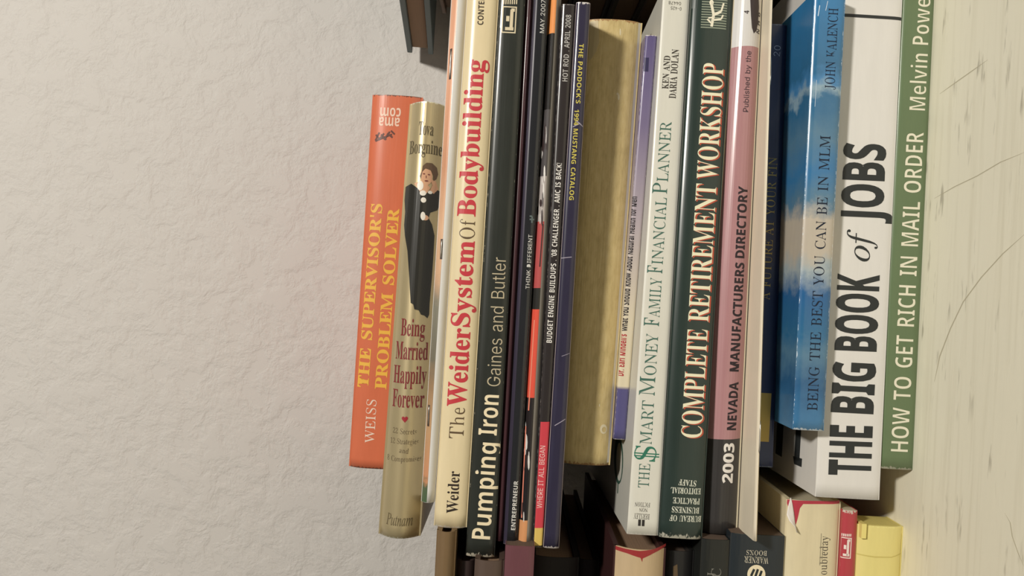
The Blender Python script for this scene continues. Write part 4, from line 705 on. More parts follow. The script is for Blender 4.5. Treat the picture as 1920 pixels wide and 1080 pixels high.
def disc(cx, cy, rx, ry, n=20, a0=0.0):
    return [(cx + rx * math.cos(a0 + 2 * math.pi * i / n), cy + ry * math.sin(a0 + 2 * math.pi * i / n)) for i in range(n)]
def rect(x0, y0, x1, y1, tilt=TH):
    """an upright rectangle that follows the tilt of the photograph"""
    cx, cy = (x0 + x1) / 2, (y0 + y1) / 2
    r = []
    for x, y in ((x0, y0), (x1, y0), (x1, y1), (x0, y1)):
        r.append((cx + (x - cx) - (y - cy) * tilt, cy + (y - cy) + (x - cx) * tilt))
    return r
def stroke(p, q, wd):
    vx, vy = q[0] - p[0], q[1] - p[1]; l = math.hypot(vx, vy); nx, ny = -vy / l * wd / 2, vx / l * wd / 2
    return [(p[0] + nx, p[1] + ny), (q[0] + nx, q[1] + ny), (q[0] - nx, q[1] - ny), (p[0] - nx, p[1] - ny)]
def press_mark(x0, y0, x1, y1, wd):
    """publisher's device: a frame round a column"""
    fr = [rect(x0, y0, x1, y1), rect(x0 + wd, y0 + wd, x1 - wd, y1 - wd)]
    w_, h_ = x1 - x0, y1 - y0
    return [fr, [rect(x0 + w_ * .56, y0 + h_ * .12, x0 + w_ * .78, y0 + h_ * .88)], [rect(x0 + w_ * .22, y0 + h_ * .78, x0 + w_ * .80, y0 + h_ * .90)],
            [rect(x0 + w_ * .66, y0 + h_ * .08, x0 + w_ * .9, y0 + h_ * .2)], [rect(x0 + w_ * .30, y0 + h_ * .36, x0 + w_ * .52, y0 + h_ * .56)]]

def staple(book, px, ya, yb, name='staple'):
    """a wire staple through the fold"""
    bm = bmesh.new()
    pts = []
    for y in [ya + (yb - ya) * i / 8 for i in range(9)]:
        lx, t = book.loc(px + (ya - y) * TH, y)
        lo, hi = book.zr(lx, 0)
        i = (y - ya) / (yb - ya)
        pts.append(Vector((lx, book.fall(t) - .0009 * min(1, 6 * min(i, 1 - i)) + .0003, lo + (hi - lo) * t)))
    ring = []
    for p in pts:
        ring.append([bm.verts.new(p + Vector((0, .0003 * math.cos(a), .0003 * math.sin(a)))) for a in [k * math.pi / 3 for k in range(6)]])
    for a, b in zip(ring, ring[1:]):
        for k in range(6): bm.faces.new((a[k], a[(k + 1) % 6], b[(k + 1) % 6], b[k]))
    bm.faces.new(ring[0][::-1]); bm.faces.new(ring[-1])
    return link(name, bm_mesh(bm, name), STEEL, book.spine, smooth=True)

def cover_print(book, name, quads, mat, label):
    """print on the upper cover of a book, given as picture points"""
    bm = bmesh.new()
    for pts in quads:
        vs = []
        for px, py in pts:
            p = on_plane(px, py, Vector((book.a.x, book.a.y, book.top(book.a.x) - book.gap)), Vector((-book.top.k, 0, 1)))
            dx, dy = p.x - book.a.x, p.y - book.a.y
            vs.append(bm.verts.new((dx * book.cp + dy * book.sp, -dx * book.sp + dy * book.cp, book.top(p.x) - book.gap - book.z0 + .00003)))
        bm.faces.new(vs)
    bm.normal_update()
    bad = [f for f in bm.faces if f.normal.z < 0]
    if bad: bmesh.ops.reverse_faces(bm, faces=bad)
    me = bpy.data.meshes.new(name); bm.to_mesh(me); bm.free()
    o = link(name, me, mat, book.up); o['label'] = label
    return o

# ------------------------------------------------------------------ the middle pile, from the top down
FR = .0  # plane of most spines
T1 = Edge((652, 876), (697, 173), .080, .070)
B12 = Edge((705, 1005), (765, 188), .006, .012)
B23 = Edge((788, 940), (843, 0), .000)
B34 = Edge((815, 940), (875, 0), .000)
B45 = Edge((875, 993), (935, 0), .000)
B56 = Edge((928, 1040), (985, 0), .001)
B67 = Edge((943, 1020), (1000, 0), .004)
B78 = Edge((968, 1024), (1028, 0), .000)
B89 = Edge((998, 1024), (1053, 10), .001)
B910 = Edge((1018, 1024), (1080, 5), .000)
B1011 = Edge((1049, 1030), (1108, 5), .000)
B1112 = Edge((1150, 822), (1210, 68), .022, .018)
B1213 = Edge((1175, 1003), (1242, 0), -.005, .010)
B1314 = Edge((1235, 1003), (1296, 0), -.006, .006)
B1415 = Edge((1317, 1012), (1374, 0), -.006, .006)
B1516 = Edge((1385, 1002), (1433, 0), .003, .004)
B1617 = Edge((1421, 1015), (1450, 0), -.022, -.006)
B1718 = Edge((1487, 800), (1527, 0), -.022, -.020)
B1819 = Edge((1546, 811), (1587, 0), -.022, -.020)
B1920 = Edge((1650, 938), (1692, 0), -.015, -.008)
GROUND = Flat(0.0)
UP = lambda y: y

# 1 orange hardcover
m = cover_mat('orange_jacket', (208, 104, 64), .33, .35, .06, wear=((120, 70, 50), 1.2, .4))
b = Book('hardcover_book', 'orange hardcover with yellow title, topmost of the middle pile against the plaster wall', T1, B12, .080, .070, (683, 878), (733, 178), .145,
         round_=(.0035, 3.2), kind='hard', mat=m)
YL = (238, 178, 48)
b.write('title_lettering', "THE SUPERVISOR'S", (690, 727), (717, 383), 21, 'serif', YL, -3, 'yellow title, first line')
b.write('title_lettering', "PROBLEM SOLVER", (724, 730), (748.5, 392), 21, 'serif', YL, -3, 'yellow title, second line', raise_=1)
b.write('author_lettering', "WEISS", (702, 831), (706, 750), 18, 'roman', (240, 215, 190), 0, 'pale author name', raise_=1)
b.decal('publisher_mark', text_shapes('ama', (750, 221), (711, 219), 21, 'bold') + text_shapes('com', (752, 203), (713, 201), 21, 'bold'), ink((240, 200, 170)), 'pale publisher name', 1)
scr = [((703, 263), (711, 248)), ((704, 252), (712, 262)), ((710, 262), (720, 250)), ((714, 252), (724, 262)), ((720, 262), (731, 247)), ((726, 250), (736, 258)), ((703, 264), (735, 252)), ((733, 245), (740, 252))]
b.decal('ink_stamp', [[stroke(p, q, 3.4)] for p, q in scr], ink((96, 52, 40)), 'dark scribbled mark', 1)

# 2 gold jacket
def gold(nt, uv):
    return mix(nt, noise(nt, stretch(nt, uv, .15, .6, 1), 1.0, 2), C(176, 156, 112), C(188, 168, 122))
m = cover_mat('gold_satin_jacket', (190, 172, 120), .30, .25, .05, wear=((216, 206, 176), 1.0, 0), pattern=gold)
m.node_tree.nodes['Principled BSDF'].inputs['Metallic'].default_value = .45
m.node_tree.nodes['Principled BSDF'].inputs['Roughness'].default_value = .36
b = Book('hardcover_book', 'hardcover in a gold jacket with a woman in a black gown on its round spine', B12, B23, .006, .012, (745, 1010), (797, 190), .16,
         round_=(.0085, 2), kind='hard', mat=m, flip=True)
b.write('title_lettering', "Being", (750, 629), (795, 631.5), 32, 'serif', (122, 36, 38), 0, 'dark red title word', raise_=1)
b.write('title_lettering', "Married", (739, 673), (800, 676), 33, 'serif', (122, 36, 38), 0, 'dark red title word', raise_=1)
b.write('title_lettering', "Happily", (735, 718), (797, 721), 33, 'serif', (122, 36, 38), 0, 'dark red title word', raise_=1)
b.write('title_lettering', "Forever", (733, 763), (793, 766), 33, 'serif', (122, 36, 38), 0, 'dark red title word', raise_=1)
hx, hy = 759, 786
heart = [(hx + .38 * (16 * math.sin(a) ** 3), hy - .42 * (13 * math.cos(a) - 5 * math.cos(2 * a) - 2 * math.cos(3 * a) - math.cos(4 * a))) for a in [i * math.pi / 12 for i in range(24)]]
b.decal('heart_print', [[heart]], ink((150, 30, 40)), 'small red heart', 1)
for t_, x0, x1, y_ in (('22 Secrets', 735, 780, 813), ('12 Strategies', 730, 783, 832), ('and', 748, 765, 849), ('8 Compromises', 723, 788, 865)):
    b.write('subtitle_lettering', t_, (x0, y_), (x1, y_ + 2.5), 10, 'roman', (92, 76, 52), 0, 'small dark subtitle line', raise_=1)
b.write('author_lettering', "Tova", (784, 252), (812, 254), 25, 'serif', (86, 74, 48), 0, 'dark author first name', raise_=1)
b.write('author_lettering', "Borgnine", (765, 286), (827, 289), 25, 'serif', (86, 74, 48), 0, 'dark author last name', raise_=1)
b.write('publisher_mark', "Putnam", (722, 985), (772, 988), 22, 'italic', (96, 82, 54), 0, 'dark publisher name', raise_=1)
gown = [(757, 347), (770, 343), (782, 352), (794, 360), (806, 358), (815, 352), (824, 356), (826, 376), (818, 392), (806, 398), (803, 408), (809, 420), (813, 440), (811, 476), (808, 520), (804, 568), (803, 590), (800, 597), (795, 592), (789, 590), (785, 582), (777, 580), (775, 571), (770, 568), (767, 520), (763, 470), (757, 440), (755, 420), (757, 395), (755, 372)]
b.decal('gown_print', [[gown]], ink((44, 42, 36), .3), 'black gown of the pictured woman', 2)
b.decal('skin_print', [[disc(799, 330, 11, 17, 20)], [[(776, 343), (790, 340), (800, 344), (806, 352), (800, 362), (788, 360)]], [[(806, 334), (816, 338), (820, 352), (812, 362), (806, 356), (810, 346)]], [disc(797, 408, 6, 5)]], ink((205, 152, 112)), 'face, neck and hands of the pictured woman', 3)
b.decal('hair_print', [[[(791, 322), (793, 311), (800, 305), (810, 305), (818, 312), (820, 324), (817, 334), (812, 338), (812, 328), (808, 319), (798, 316), (792, 322), (789, 336), (787, 330)]]], ink((98, 74, 52)), 'brown hair of the pictured woman', 4)
b.decal('collar_print', [[disc(788, 348, 6, 9)], [disc(793, 362, 6, 5)], [disc(794, 375, 5, 5)], [disc(793, 405, 4.5, 8)], [disc(806, 360, 4, 3)]], ink((226, 216, 196)), 'white ruffles on the gown', 4)
b.decal('features_print', [[disc(795, 326, 2.2, 1.3, 8)], [disc(804, 327, 2.2, 1.3, 8)], [stroke((799, 329), (799, 334), 1.2)], [disc(799.5, 339, 3.6, 1.5, 8)]], ink((120, 62, 52)), 'eyes, nose and smile of the pictured woman', 5)

# 3 stapled magazine with white back
m = cover_mat('white_magazine_cover', (212, 206, 194), .32, .3, .06)
b = Book('magazine', 'stapled magazine with a white back and peach front, under the gold hardcover', B23, B34, .0, .004, (800, 943), (855, -55), .208, cat='magazine',
         round_=(.0035, 2), mat=m, pages=PAPER_WHITE)
def band(nt, uv):
    n = noise(nt, stretch(nt, uv, 1.1, 1.5, 1), 1.0, 4, .65)
    sx = nd(nt, 'ShaderNodeSeparateXYZ'); nt.links.new(uv, sx.inputs[0])
    g = mth(nt, 'MULTIPLY_ADD', n, 1.6, mth(nt, 'ADD', sx.outputs[0], -.8))
    return ramp(nt, mth(nt, 'DIVIDE', g, 28.0), [(.0, C(70, 92, 60)), (.03, C(84, 96, 66)), (.045, C(196, 132, 88)), (.13, C(186, 142, 96)), (.22, C(150, 118, 82)), (.26, C(112, 104, 84)), (.36, C(128, 122, 102)), (.42, C(208, 162, 120)), (.5, C(214, 168, 126)), (.62, C(200, 140, 100)), (.8, C(222, 160, 122)), (1, C(214, 150, 110))])
pm = cover_mat('peach_photo_print', (210, 160, 120), .3, .3, .05, pattern=band)
b.strip('front_photo', 942, -54, .56, 1.0, pm, 'peach and green photograph that wraps over the fold')
for px, ya, yb in ((843, 148, 90), (826.5, 486, 448), (802, 800, 760)):
    sh = [[(px - 1.8 + (ya - y) * TH * .7, y) for y in (ya, yb)] + [(px + 2.4 + (ya - y) * TH * .7, y) for y in (yb, ya)]]
    b.decal('staple_slot', [sh], ink((60, 44, 36)), 'dark slot at the staple', 2)
    staple(b, px, ya, yb)

# 4 big cream paperback
m = cover_mat('cream_card', (217, 196, 150), .30, .4, .06, wear=((235, 222, 196), 1.4, .5))
b = Book('paperback_book', 'tall cream paperback with large red slab lettering on its spine', B34, B45, .0, .0, (846, 990), (905, -75), .212, round_=(.0032, 3.2), mat=m)
RD = (188, 46, 54)
b.write('title_lettering', "The", (869, 823), (872.5, 765), 27, 'roman', (92, 72, 48), 0, 'thin brown title word')
b.write('title_lettering', "Weider", (873, 763), (882, 617), 35, 'serif', RD, -3, 'red title word', raise_=1)
b.write('title_lettering', "System", (880, 613), (890, 453), 35, 'serif', RD, -3, 'red title word', raise_=1)
b.write('title_lettering', "Of", (889.5, 449), (891.5, 412), 28, 'roman', (92, 72, 48), 0, 'thin brown title word', raise_=1)
b.write('title_lettering', "Bodybuilding", (891, 406), (908, 113), 34, 'serif', RD, -3, 'red title word', raise_=1)
b.write('author_lettering', "Weider", (858, 963), (862, 884), 21, 'serif', (50, 40, 32), 0, 'narrow black author name', raise_=1)
b.write('publisher_mark', "CONTEMPORARY", (906, 47), (912, -66), 11, 'bold', (66, 54, 40), 0, 'small black publisher name', raise_=1)

# 5 black paperback
m = cover_mat('black_green_card', (44, 46, 39), .34, .25, .2, wear=((212, 200, 172), 2.6, .35))
b = Book('paperback_book', 'worn black paperback with big cream rounded lettering and frayed corners', B45, B56, .001, .001, (900, 1044), (962, -28), .212, round_=(.0016, 5), mat=m)
CR = (226, 206, 164)
b.write('title_lettering', "Pumping", (919, 1012), (932, 831), 35, 'bold', CR, 2, 'cream title word')
b.write('title_lettering', "Iron", (931.5, 817), (936, 741), 35, 'bold', CR, 2, 'cream title word', raise_=1)
b.write('author_lettering', "Gaines and Butler", (938, 725), (949, 483), 25, 'sans', (180, 164, 130), 3, 'thin buff author names', raise_=1)
b.decal('publisher_mark', press_mark(941, 12, 968, 62, 2.2) + [[rect(944 + 4 * i, -12, 946 + 4 * i, 8)] for i in range(7)], ink((206, 188, 150)), 'pale publisher device', 1)
b.decal('scuff', [[disc(957, 552, 1.2, 2, 6)], [disc(953, 606, 1.4, 3, 6)], [disc(951, 635, 1, 3, 6)], [disc(895, 883, 2, 2, 6)], [disc(980, 100, 1, 10, 8)]], ink((190, 180, 160)), 'pale scuffs', 1)

# 6 thin maroon magazine
m = cover_mat('maroon_cover', (70, 38, 42), .35, .3, .15)
b = Book('magazine', 'thin dark maroon magazine squeezed below the black paperback', B56, B67, .004, .004, (937, 1015), (992, -20), .20, cat='magazine', round_=(.0016, 2.5), mat=m, pages=PAPER_WHITE)

# 7 black magazine
m = cover_mat('black_gloss_cover', (36, 36, 38), .25, .5, .15, wear=((150, 140, 140), .8, .3))
b = Book('magazine', 'black magazine with a purple edge stripe and tiny white spine lettering', B67, B78, .0, .0, (955, 1021), (1013, -30), .203, cat='magazine', round_=(.0012, 4), mat=m, pages=PAPER_WHITE)
b.strip('purple_stripe', 1019, -28, .72, .98, ink((50, 43, 56), .3), 'purple stripe along the edge')
WT = (206, 200, 188)
b.write('title_lettering', "ENTREPRENEUR", (966, 994), (971.5, 902), 8, 'bold', WT, 0, 'small white magazine name', raise_=2)
b.write('headline_lettering', "THINK DIFFERENT", (993, 542), (998.5, 440), 7.5, 'sans', WT, 0, 'tiny white headline', raise_=2)
b.write('date_lettering', "MAY 2007", (1020, 62), (1023, 0), 8, 'sans', WT, 0, 'tiny white date', raise_=2)
b.decal('emblem_print', [[rect(993, 404, 998, 407)], [rect(993, 410, 1002, 413)], [rect(996, 406, 999, 418)]], ink((90, 100, 96)), 'faint grey emblem', 2)

# 8 magazine with a photographic fold
m = cover_mat('grey_back_cover', (150, 142, 132), .28, .5, .08)
b = Book('magazine', 'glossy magazine with a red, black and orange photograph along its fold', B78, B89, .0, .002, (983, 1026), (1040, -25), .203, cat='magazine', round_=(.0042, 2), mat=m, pages=PAPER_WHITE)
segs = [(1025, 976, (204, 138, 84)), (976, 860, (34, 30, 30)), (860, 746, (40, 34, 33)), (746, 580, (216, 74, 50)), (580, 540, (42, 40, 36)), (540, 415, (176, 74, 70)), (415, 330, (168, 156, 146)), (330, 205, (74, 68, 66)), (205, 62, (30, 26, 24)), (62, -24, (226, 140, 66))]
for ya, yb, c_ in segs:
    b.strip('front_photo', ya, yb, .38, 1.0, ink(c_, .26), 'part of the photograph on the fold', 1)
rnd = random.Random(4)
sp_ = []
for i in range(26):
    y = rnd.choice([rnd.uniform(760, 970), rnd.uniform(210, 330), rnd.uniform(335, 410)]); e = b.px_at(y); f_ = rnd.uniform(.12, .5)
    x = e[0][0] + (e[1][0] - e[0][0]) * f_; h_ = rnd.uniform(4, 18); w_ = rnd.uniform(.8, 2.2)
    sp_.append([disc(x, y, w_, h_, 8)])
b.decal('photo_glints', sp_[:15], ink((205, 196, 184), .3), 'white patches of the photograph', 2)
b.decal('photo_shades', sp_[15:] + [[stroke((1012, 500), (1018, 420), 2)]], ink((58, 44, 42), .3), 'dark patches of the photograph', 3)
b.decal('photo_stripe', [[stroke((991, 770), (1002, 600), 2.2)], [stroke((978, 972), (986, 800), 1.8)]], ink((232, 130, 100), .3), 'light stripe of the photograph', 3)

# 9 car magazine
m = cover_mat('black_spine_cover', (46, 39, 37), .32, .4, .12, wear=((150, 140, 130), .6, .3))
b = Book('magazine', 'black magazine with a red and yellow band at one end of its spine', B89, B910, .001, .001, (1008, 1026), (1066, 8), .203, cat='magazine', round_=(.0010, 5), mat=m, pages=PAPER_WHITE)
b.strip('red_band', 990, 791, .04, .86, ink((196, 52, 62)), 'red band', 1)
b.strip('yellow_band', 1023, 990, .04, .86, ink((206, 172, 78)), 'yellow band', 1)
b.write('headline_lettering', "WHERE IT ALL BEGAN", (1016, 953), (1022.5, 836), 9.5, 'sans', (230, 190, 176), 0, 'pale headline on the red band', raise_=2)
b.write('headline_lettering', "BUDGET ENGINE BUILDUPS \u2022 '08 CHALLENGER \u2022 AMC IS BACK!".replace('\u2022', '.'), (1034.5, 643), (1053.5, 306), 10, 'bold', (222, 214, 200), 2, 'white headlines', raise_=1)
b.write('title_lettering', "HOT ROD . APRIL 2008", (1064, 153), (1071, 28), 10, 'bold', (170, 164, 154), 2, 'grey magazine name and date', raise_=1)

# 10 purple catalogue
m = cover_mat('midnight_cover', (47, 42, 62), .32, .4, .18, wear=((206, 196, 186), 1.8, .32))
b = Book('catalogue', 'midnight purple catalogue with white worn edges and small yellow lettering', B910, B1011, .0, .0, (1034, 1028), (1094, 4), .21, cat='catalogue', round_=(.0014, 4), mat=m, flip=True, pages=PAPER_WHITE)
b.strip('worn_edge', 1027, 6, .0, .05, ink((176, 158, 146)), 'pale worn edge', 1)
b.strip('worn_edge', 1027, 6, .95, 1.0, ink((176, 158, 146)), 'pale worn edge', 1)
b.write('title_lettering', "THE PADDOCK'S", (1086, 82), (1079.5, 194), 8.5, 'bold', (196, 178, 66), 1, 'yellow catalogue lettering')
b.write('title_lettering', "1994 MUSTANG CATALOG", (1077.5, 205), (1067, 375), 8.5, 'bold', (196, 178, 66), 1, 'yellow catalogue lettering', raise_=1)
for q_ in (stroke((1080, 226), (1098, 238), 2.5), stroke((1074, 238), (1086, 232), 2), stroke((1051, 484), (1072, 482), 1.6), stroke((1040, 798), (1060, 786), 1.6), stroke((1053, 668), (1070, 662), 1)):
    b.decal('scratch', [[q_]], ink((150, 140, 150)), 'pale scratch', 1)

# 11 worn tan hardcover, set back
def oldboard(nt, uv):
    a = noise(nt, stretch(nt, uv, .9, 3, 1), 1.4, 5, .65)
    return ramp(nt, a, [(.25, C(176, 150, 92)), (.5, C(196, 170, 108)), (.75, C(204, 180, 122))])
m = cover_mat('worn_tan_cloth', (190, 166, 106), .5, .1, .10, wear=((160, 120, 70), 2.0, .8), pattern=oldboard, crease=.2)
b = Book('hardcover_book', 'worn tan hardcover without lettering, set back under the purple catalogue', B1011, B1112, .023, .029, (1103, 872), (1148, 36), .165, round_=(.004, 3), kind='hard', mat=m, pages=PAPER_OLD)
b.decal('torn_flap', [[[(1107, 38), (1122, 38), (1124, 78), (1118, 96), (1110, 108), (1104, 112)]]], ink((178, 158, 112)), 'loose paper flap at the corner')
b.decal('wear_marks', [[disc(1132, 805, 7, 9), disc(1133, 806, 4, 5)], [disc(1163, 60, 1.4, 7, 8)], [disc(1160, 182, 2, 6, 8)], [disc(1158, 176, 2.4, 2.4, 8)], [disc(1124, 760, 1, 3, 6)]], ink((206, 190, 150)), 'rubbed spots', 1)
b.strip('joint_edge', 869, 40, .015, .075, ink((196, 186, 166)), 'pale edge of the lower board', 1)

# 12 thin lilac paperback
def lilac(nt, uv):
    sx = nd(nt, 'ShaderNodeSeparateXYZ'); nt.links.new(uv, sx.inputs[0])
    return ramp(nt, mth(nt, 'DIVIDE', sx.outputs[0], 21.6), [(.0, C(88, 82, 124)), (.128, C(88, 82, 124)), (.130, C(222, 206, 166)), (.30, C(216, 200, 166)), (.55, C(176, 160, 160)), (.78, C(122, 108, 134)), (1, C(96, 84, 124))])
m = cover_mat('lilac_card', (150, 130, 150), .33, .3, .06, wear=((216, 204, 190), .6, .25), pattern=lilac)
b = Book('paperback_book', 'thin paperback fading from cream to lilac, lying on the tall white paperback', B1112, B1213, .022, .018, (1161, 824), (1219, 66), .142, round_=(.0008, 6), mat=m)
b.write('author_lettering', "Dr. Earl Mindell's", (1169, 705), (1175, 627), 12, 'bold', (176, 44, 46), -3, 'red author lettering')
b.write('title_lettering', "What You Should Know About Natural Health for Men", (1175.5, 621), (1194.5, 369), 12, 'bold', (40, 34, 36), -3, 'narrow black title', raise_=1)
b.decal('publisher_mark', [[rect(1208, 108, 1216, 134)]], ink((52, 46, 78)), 'dark publisher block', 1)

# 13 tall white paperback
m = cover_mat('white_card', (209, 203, 184), .36, .25, .05, wear=((228, 220, 202), 1.2, .3))
b = Book('paperback_book', 'tall white paperback with green small-capital title on its spine', B1213, B1314, -.005, .010, (1205, 1003), (1269, -25), .212, round_=(.0008, 8), mat=m)
GN = (62, 100, 84)
def base13(y): return 1216.5 + (915 - y) * .0627
for t_, ya, yb, c_ in (('THE', 915, 870, 20), ('MART', 833, 752, 22), ('M', 742, 707, 29), ('ONEY', 704, 627, 22), ('F', 612, 597, 28), ('AMILY', 595, 522, 21), ('F', 513, 499, 28), ('INANCIAL', 496, 371, 21), ('P', 364, 344, 28), ('LANNER', 341, 229, 21)):
    b.write('title_lettering', t_, (base13(ya), ya), (base13(yb), yb), c_, 'roman', GN, 0, 'green title letters', raise_=1)
b.decal('title_lettering', text_shapes('S', (1229, 866), (1231, 838), 39, 'roman') + [[stroke((1189, 849), (1236, 852), 2.2)], [stroke((1189, 854), (1236, 857), 2.2)]], ink((40, 110, 84)), 'large green dollar sign', 1)
b.write('author_lettering', "KEN AND", (1253, 167), (1257, 105), 12, 'serif', (60, 54, 46), 0, 'black author name', raise_=1)
b.write('author_lettering', "DARIA DOLAN", (1267, 185), (1273, 93), 13, 'serif', (60, 54, 46), 0, 'black author name', raise_=1)
b.write('publisher_mark', "BERKLEY", (1218, 964), (1189, 962), 10, 'roman', (66, 60, 50), 0, 'tiny black publisher name', raise_=1)
b.write('publisher_mark', "NON", (1214, 953), (1199, 952), 7, 'roman', (66, 60, 50), 0, 'tiny black word', raise_=1)
b.write('publisher_mark', "FICTION", (1219, 943), (1191, 941), 8, 'roman', (66, 60, 50), 0, 'tiny black word', raise_=1)
b.decal('publisher_mark', [[rect(1196.5, 974, 1201.5, 986)], [rect(1203.5, 974.5, 1208.5, 986.5)]], ink((44, 40, 36)), 'two black blocks', 1)
b.write('number_lettering', "0-425", (1278, 14), (1258, 12), 6, 'sans', (66, 60, 50), 0, 'tiny number', raise_=1)
b.write('number_lettering', "04478", (1277, 4), (1254, 2), 6, 'sans', (66, 60, 50), 0, 'tiny number', raise_=1)

o_ = disc(1160, 862, 8.5, 46, 22); i_ = disc(1161, 866, 5.5, 36, 22)
cover_print(b, 'cover_print', [[o_[k], o_[(k + 1) % 22], i_[(k + 1) % 22], i_[k]] for k in range(22)], ink((52, 82, 66)), 'green ring printed on the front cover')
cover_print(b, 'cover_print', [stroke((1159, 905), (1158, 925), 1.6)], ink((52, 82, 66)), 'green stroke printed on the front cover')

# 14 dark green paperback
m = cover_mat('dark_green_card', (41, 54, 47), .30, .4, .12, wear=((196, 190, 168), 3.2, .35))
b = Book('paperback_book', 'dark green paperback with cream title shadowed in red', B1314, B1415, -.007, .005, (1277, 1010), (1336, -35), .215, round_=(.0020, 4), mat=m)
def base14(y): return 1315.5 + (822 - y) * .0600
for t_, ya, yb in (('COMPLETE', 822, 618), ('RETIREMENT', 604, 346), ('WORKSHOP', 337, 120)):
    b.write('title_shadow', t_, (base14(ya), ya), (base14(yb), yb), 39, 'serif', (186, 76, 48), -1, 'red shadow of the title', dx=2.6, dy=1.2, raise_=1)
    b.write('title_lettering', t_, (base14(ya), ya), (base14(yb), yb), 39, 'serif', (230, 220, 180), 2, 'cream title word', raise_=2)
for t_, x0, x1, y_ in (('BUREAU OF', 1316, 1256, 967), ('BUSINESS', 1312, 1260, 951), ('PRACTICE', 1313, 1262, 934), ('EDITORIAL', 1315, 1258, 915), ('STAFF', 1306, 1273, 900)):
    b.write('author_lettering', t_, (x0, y_ + 1.5), (x1, y_ - 1.5), 11, 'serif', (206, 204, 180), 0, 'small pale author line', raise_=1)
e_ = []
for i in range(12): e_.append([stroke((1315 + i * .0 - (i * 4.4 - 26) * TH, -2 + i * 4.8), (1363 - (i * 4.4 - 26) * TH, 1 + i * 4.8), 2.2)])
b.decal('publisher_mark', e_, ink((134, 140, 118)), 'grey ruled panel', 1)
fig = [[stroke((1334, 50), (1338, 28), 5)], [stroke((1338, 28), (1333, 4), 5)], [stroke((1338, 28), (1352, 22), 5)], [stroke((1352, 22), (1357, 6), 3.5)], [stroke((1336, 38), (1352, 36), 3.5)], [stroke((1334, 44), (1326, 36), 3)], [disc(1334, 5, 4, 5)], [stroke((1328, 34), (1340, 32), 3)], [stroke((1352, 36), (1356, 28), 3)]]
b.decal('publisher_mark', fig, ink((226, 216, 186)), 'pale leaping figure', 2)

# 15 pink directory
def comb(nt, uv):
    a = noise(nt, stretch(nt, uv, .03, 9, 1), 1.0, 2)
    return mix(nt, a, C(42, 39, 37), C(66, 62, 58))
m = cover_mat('charcoal_card', (64, 60, 57), .30, .35, .08, pattern=comb)
b = Book('paperback_book', 'pink and charcoal directory with bold black title on its round spine', B1415, B1516, .000, .003, (1355, 1002), (1408, -40), .208, round_=(.0050, 2.2), mat=m)
def pinkp(nt, uv):
    a = noise(nt, stretch(nt, uv, .03, 7, 1), 1.3, 2)
    return mix(nt, a, C(162, 111, 110), C(182, 133, 130))
pk = cover_mat('pink_card', (186, 130, 130), .30, .4, .06, pattern=pinkp)
b.strip('pink_panel', 824, 86, .05, .98, pk, 'pink panel', 1)
b.strip('white_panel', 86, -36, .05, .98, ink((206, 200, 190), .3), 'white panel', 1)
b.write('title_lettering', "NEVADA", (1381, 807), (1386, 717), 18, 'bold', (44, 34, 38), -4, 'black title word', raise_=2)
b.write('title_lettering', "MANUFACTURERS", (1386, 697), (1397, 493), 18, 'bold', (44, 34, 38), -4, 'black title word', raise_=2)
b.write('title_lettering', "DIRECTORY", (1396.5, 484), (1403, 350), 18, 'bold', (44, 34, 38), -4, 'black title word', raise_=2)
b.write('publisher_mark', "Published by the", (1403, 210), (1409, 96), 10, 'sans', (70, 48, 54), -3, 'small dark line', raise_=2)
b.write('date_lettering', "2003", (1374, 906), (1378, 832), 20, 'bold', (226, 216, 200), -6, 'white year', raise_=2)
b.decal('black_smudge', [[[(1406, -14), (1424, -14), (1426, 10), (1424, 40), (1420, 56), (1414, 62), (1410, 52), (1408, 30)]]], ink((58, 48, 48)), 'black smudge', 2)
b.decal('number_lettering', text_shapes('N', (1429, 60), (1429.5, 52), 9, 'bold') + text_shapes('H', (1429.5, 44), (1430, 36), 9, 'bold') + text_shapes('6', (1430, 28), (1430.5, 20), 9, 'bold') + text_shapes('4', (1404, 26), (1404.5, 20), 9, 'bold'), ink((60, 52, 52)), 'small black marks', 3)

# 16 white booklet
m = cover_mat('cream_booklet_cover', (236, 219, 186), .4, .1, .05)
b = Book('booklet', 'thin cream stapled booklet jutting out under the pink directory', B1516, B1617, -.022, -.006, (1415, 1015), (1445, -30), .212, cat='booklet', round_=(.0014, 2.2), mat=m, pages=PAPER_WHITE)
for px, ya, yb in ((1445, 158, 98), (1437, 500, 440), (1423, 850, 790)):
    staple(b, px, ya, yb)

# 17 navy paperback, set back
m = cover_mat('navy_card', (34, 48, 84), .34, .3, .12, wear=((120, 130, 150), .8, .25))
b = Book('paperback_book', 'navy paperback with yellow lettering, set back under the cream booklet', B1617, B1718, .003, .018, (1440, 876), (1470, 46), .15, round_=(.0008, 6), mat=m)
b.write('title_lettering', "A FUTURE AT YOUR FIN", (1443, 562), (1458, 296), 16, 'roman', (186, 160, 76), 0, 'yellow title')
b.write('number_lettering', "20", (1462, 106), (1464, 86), 12, 'sans', (170, 176, 190), 3, 'pale number', raise_=1)
b.decal('yellow_panel', [[rect(1424, 737, 1444, 828)]], ink((186, 156, 66)), 'yellow panel', 1)

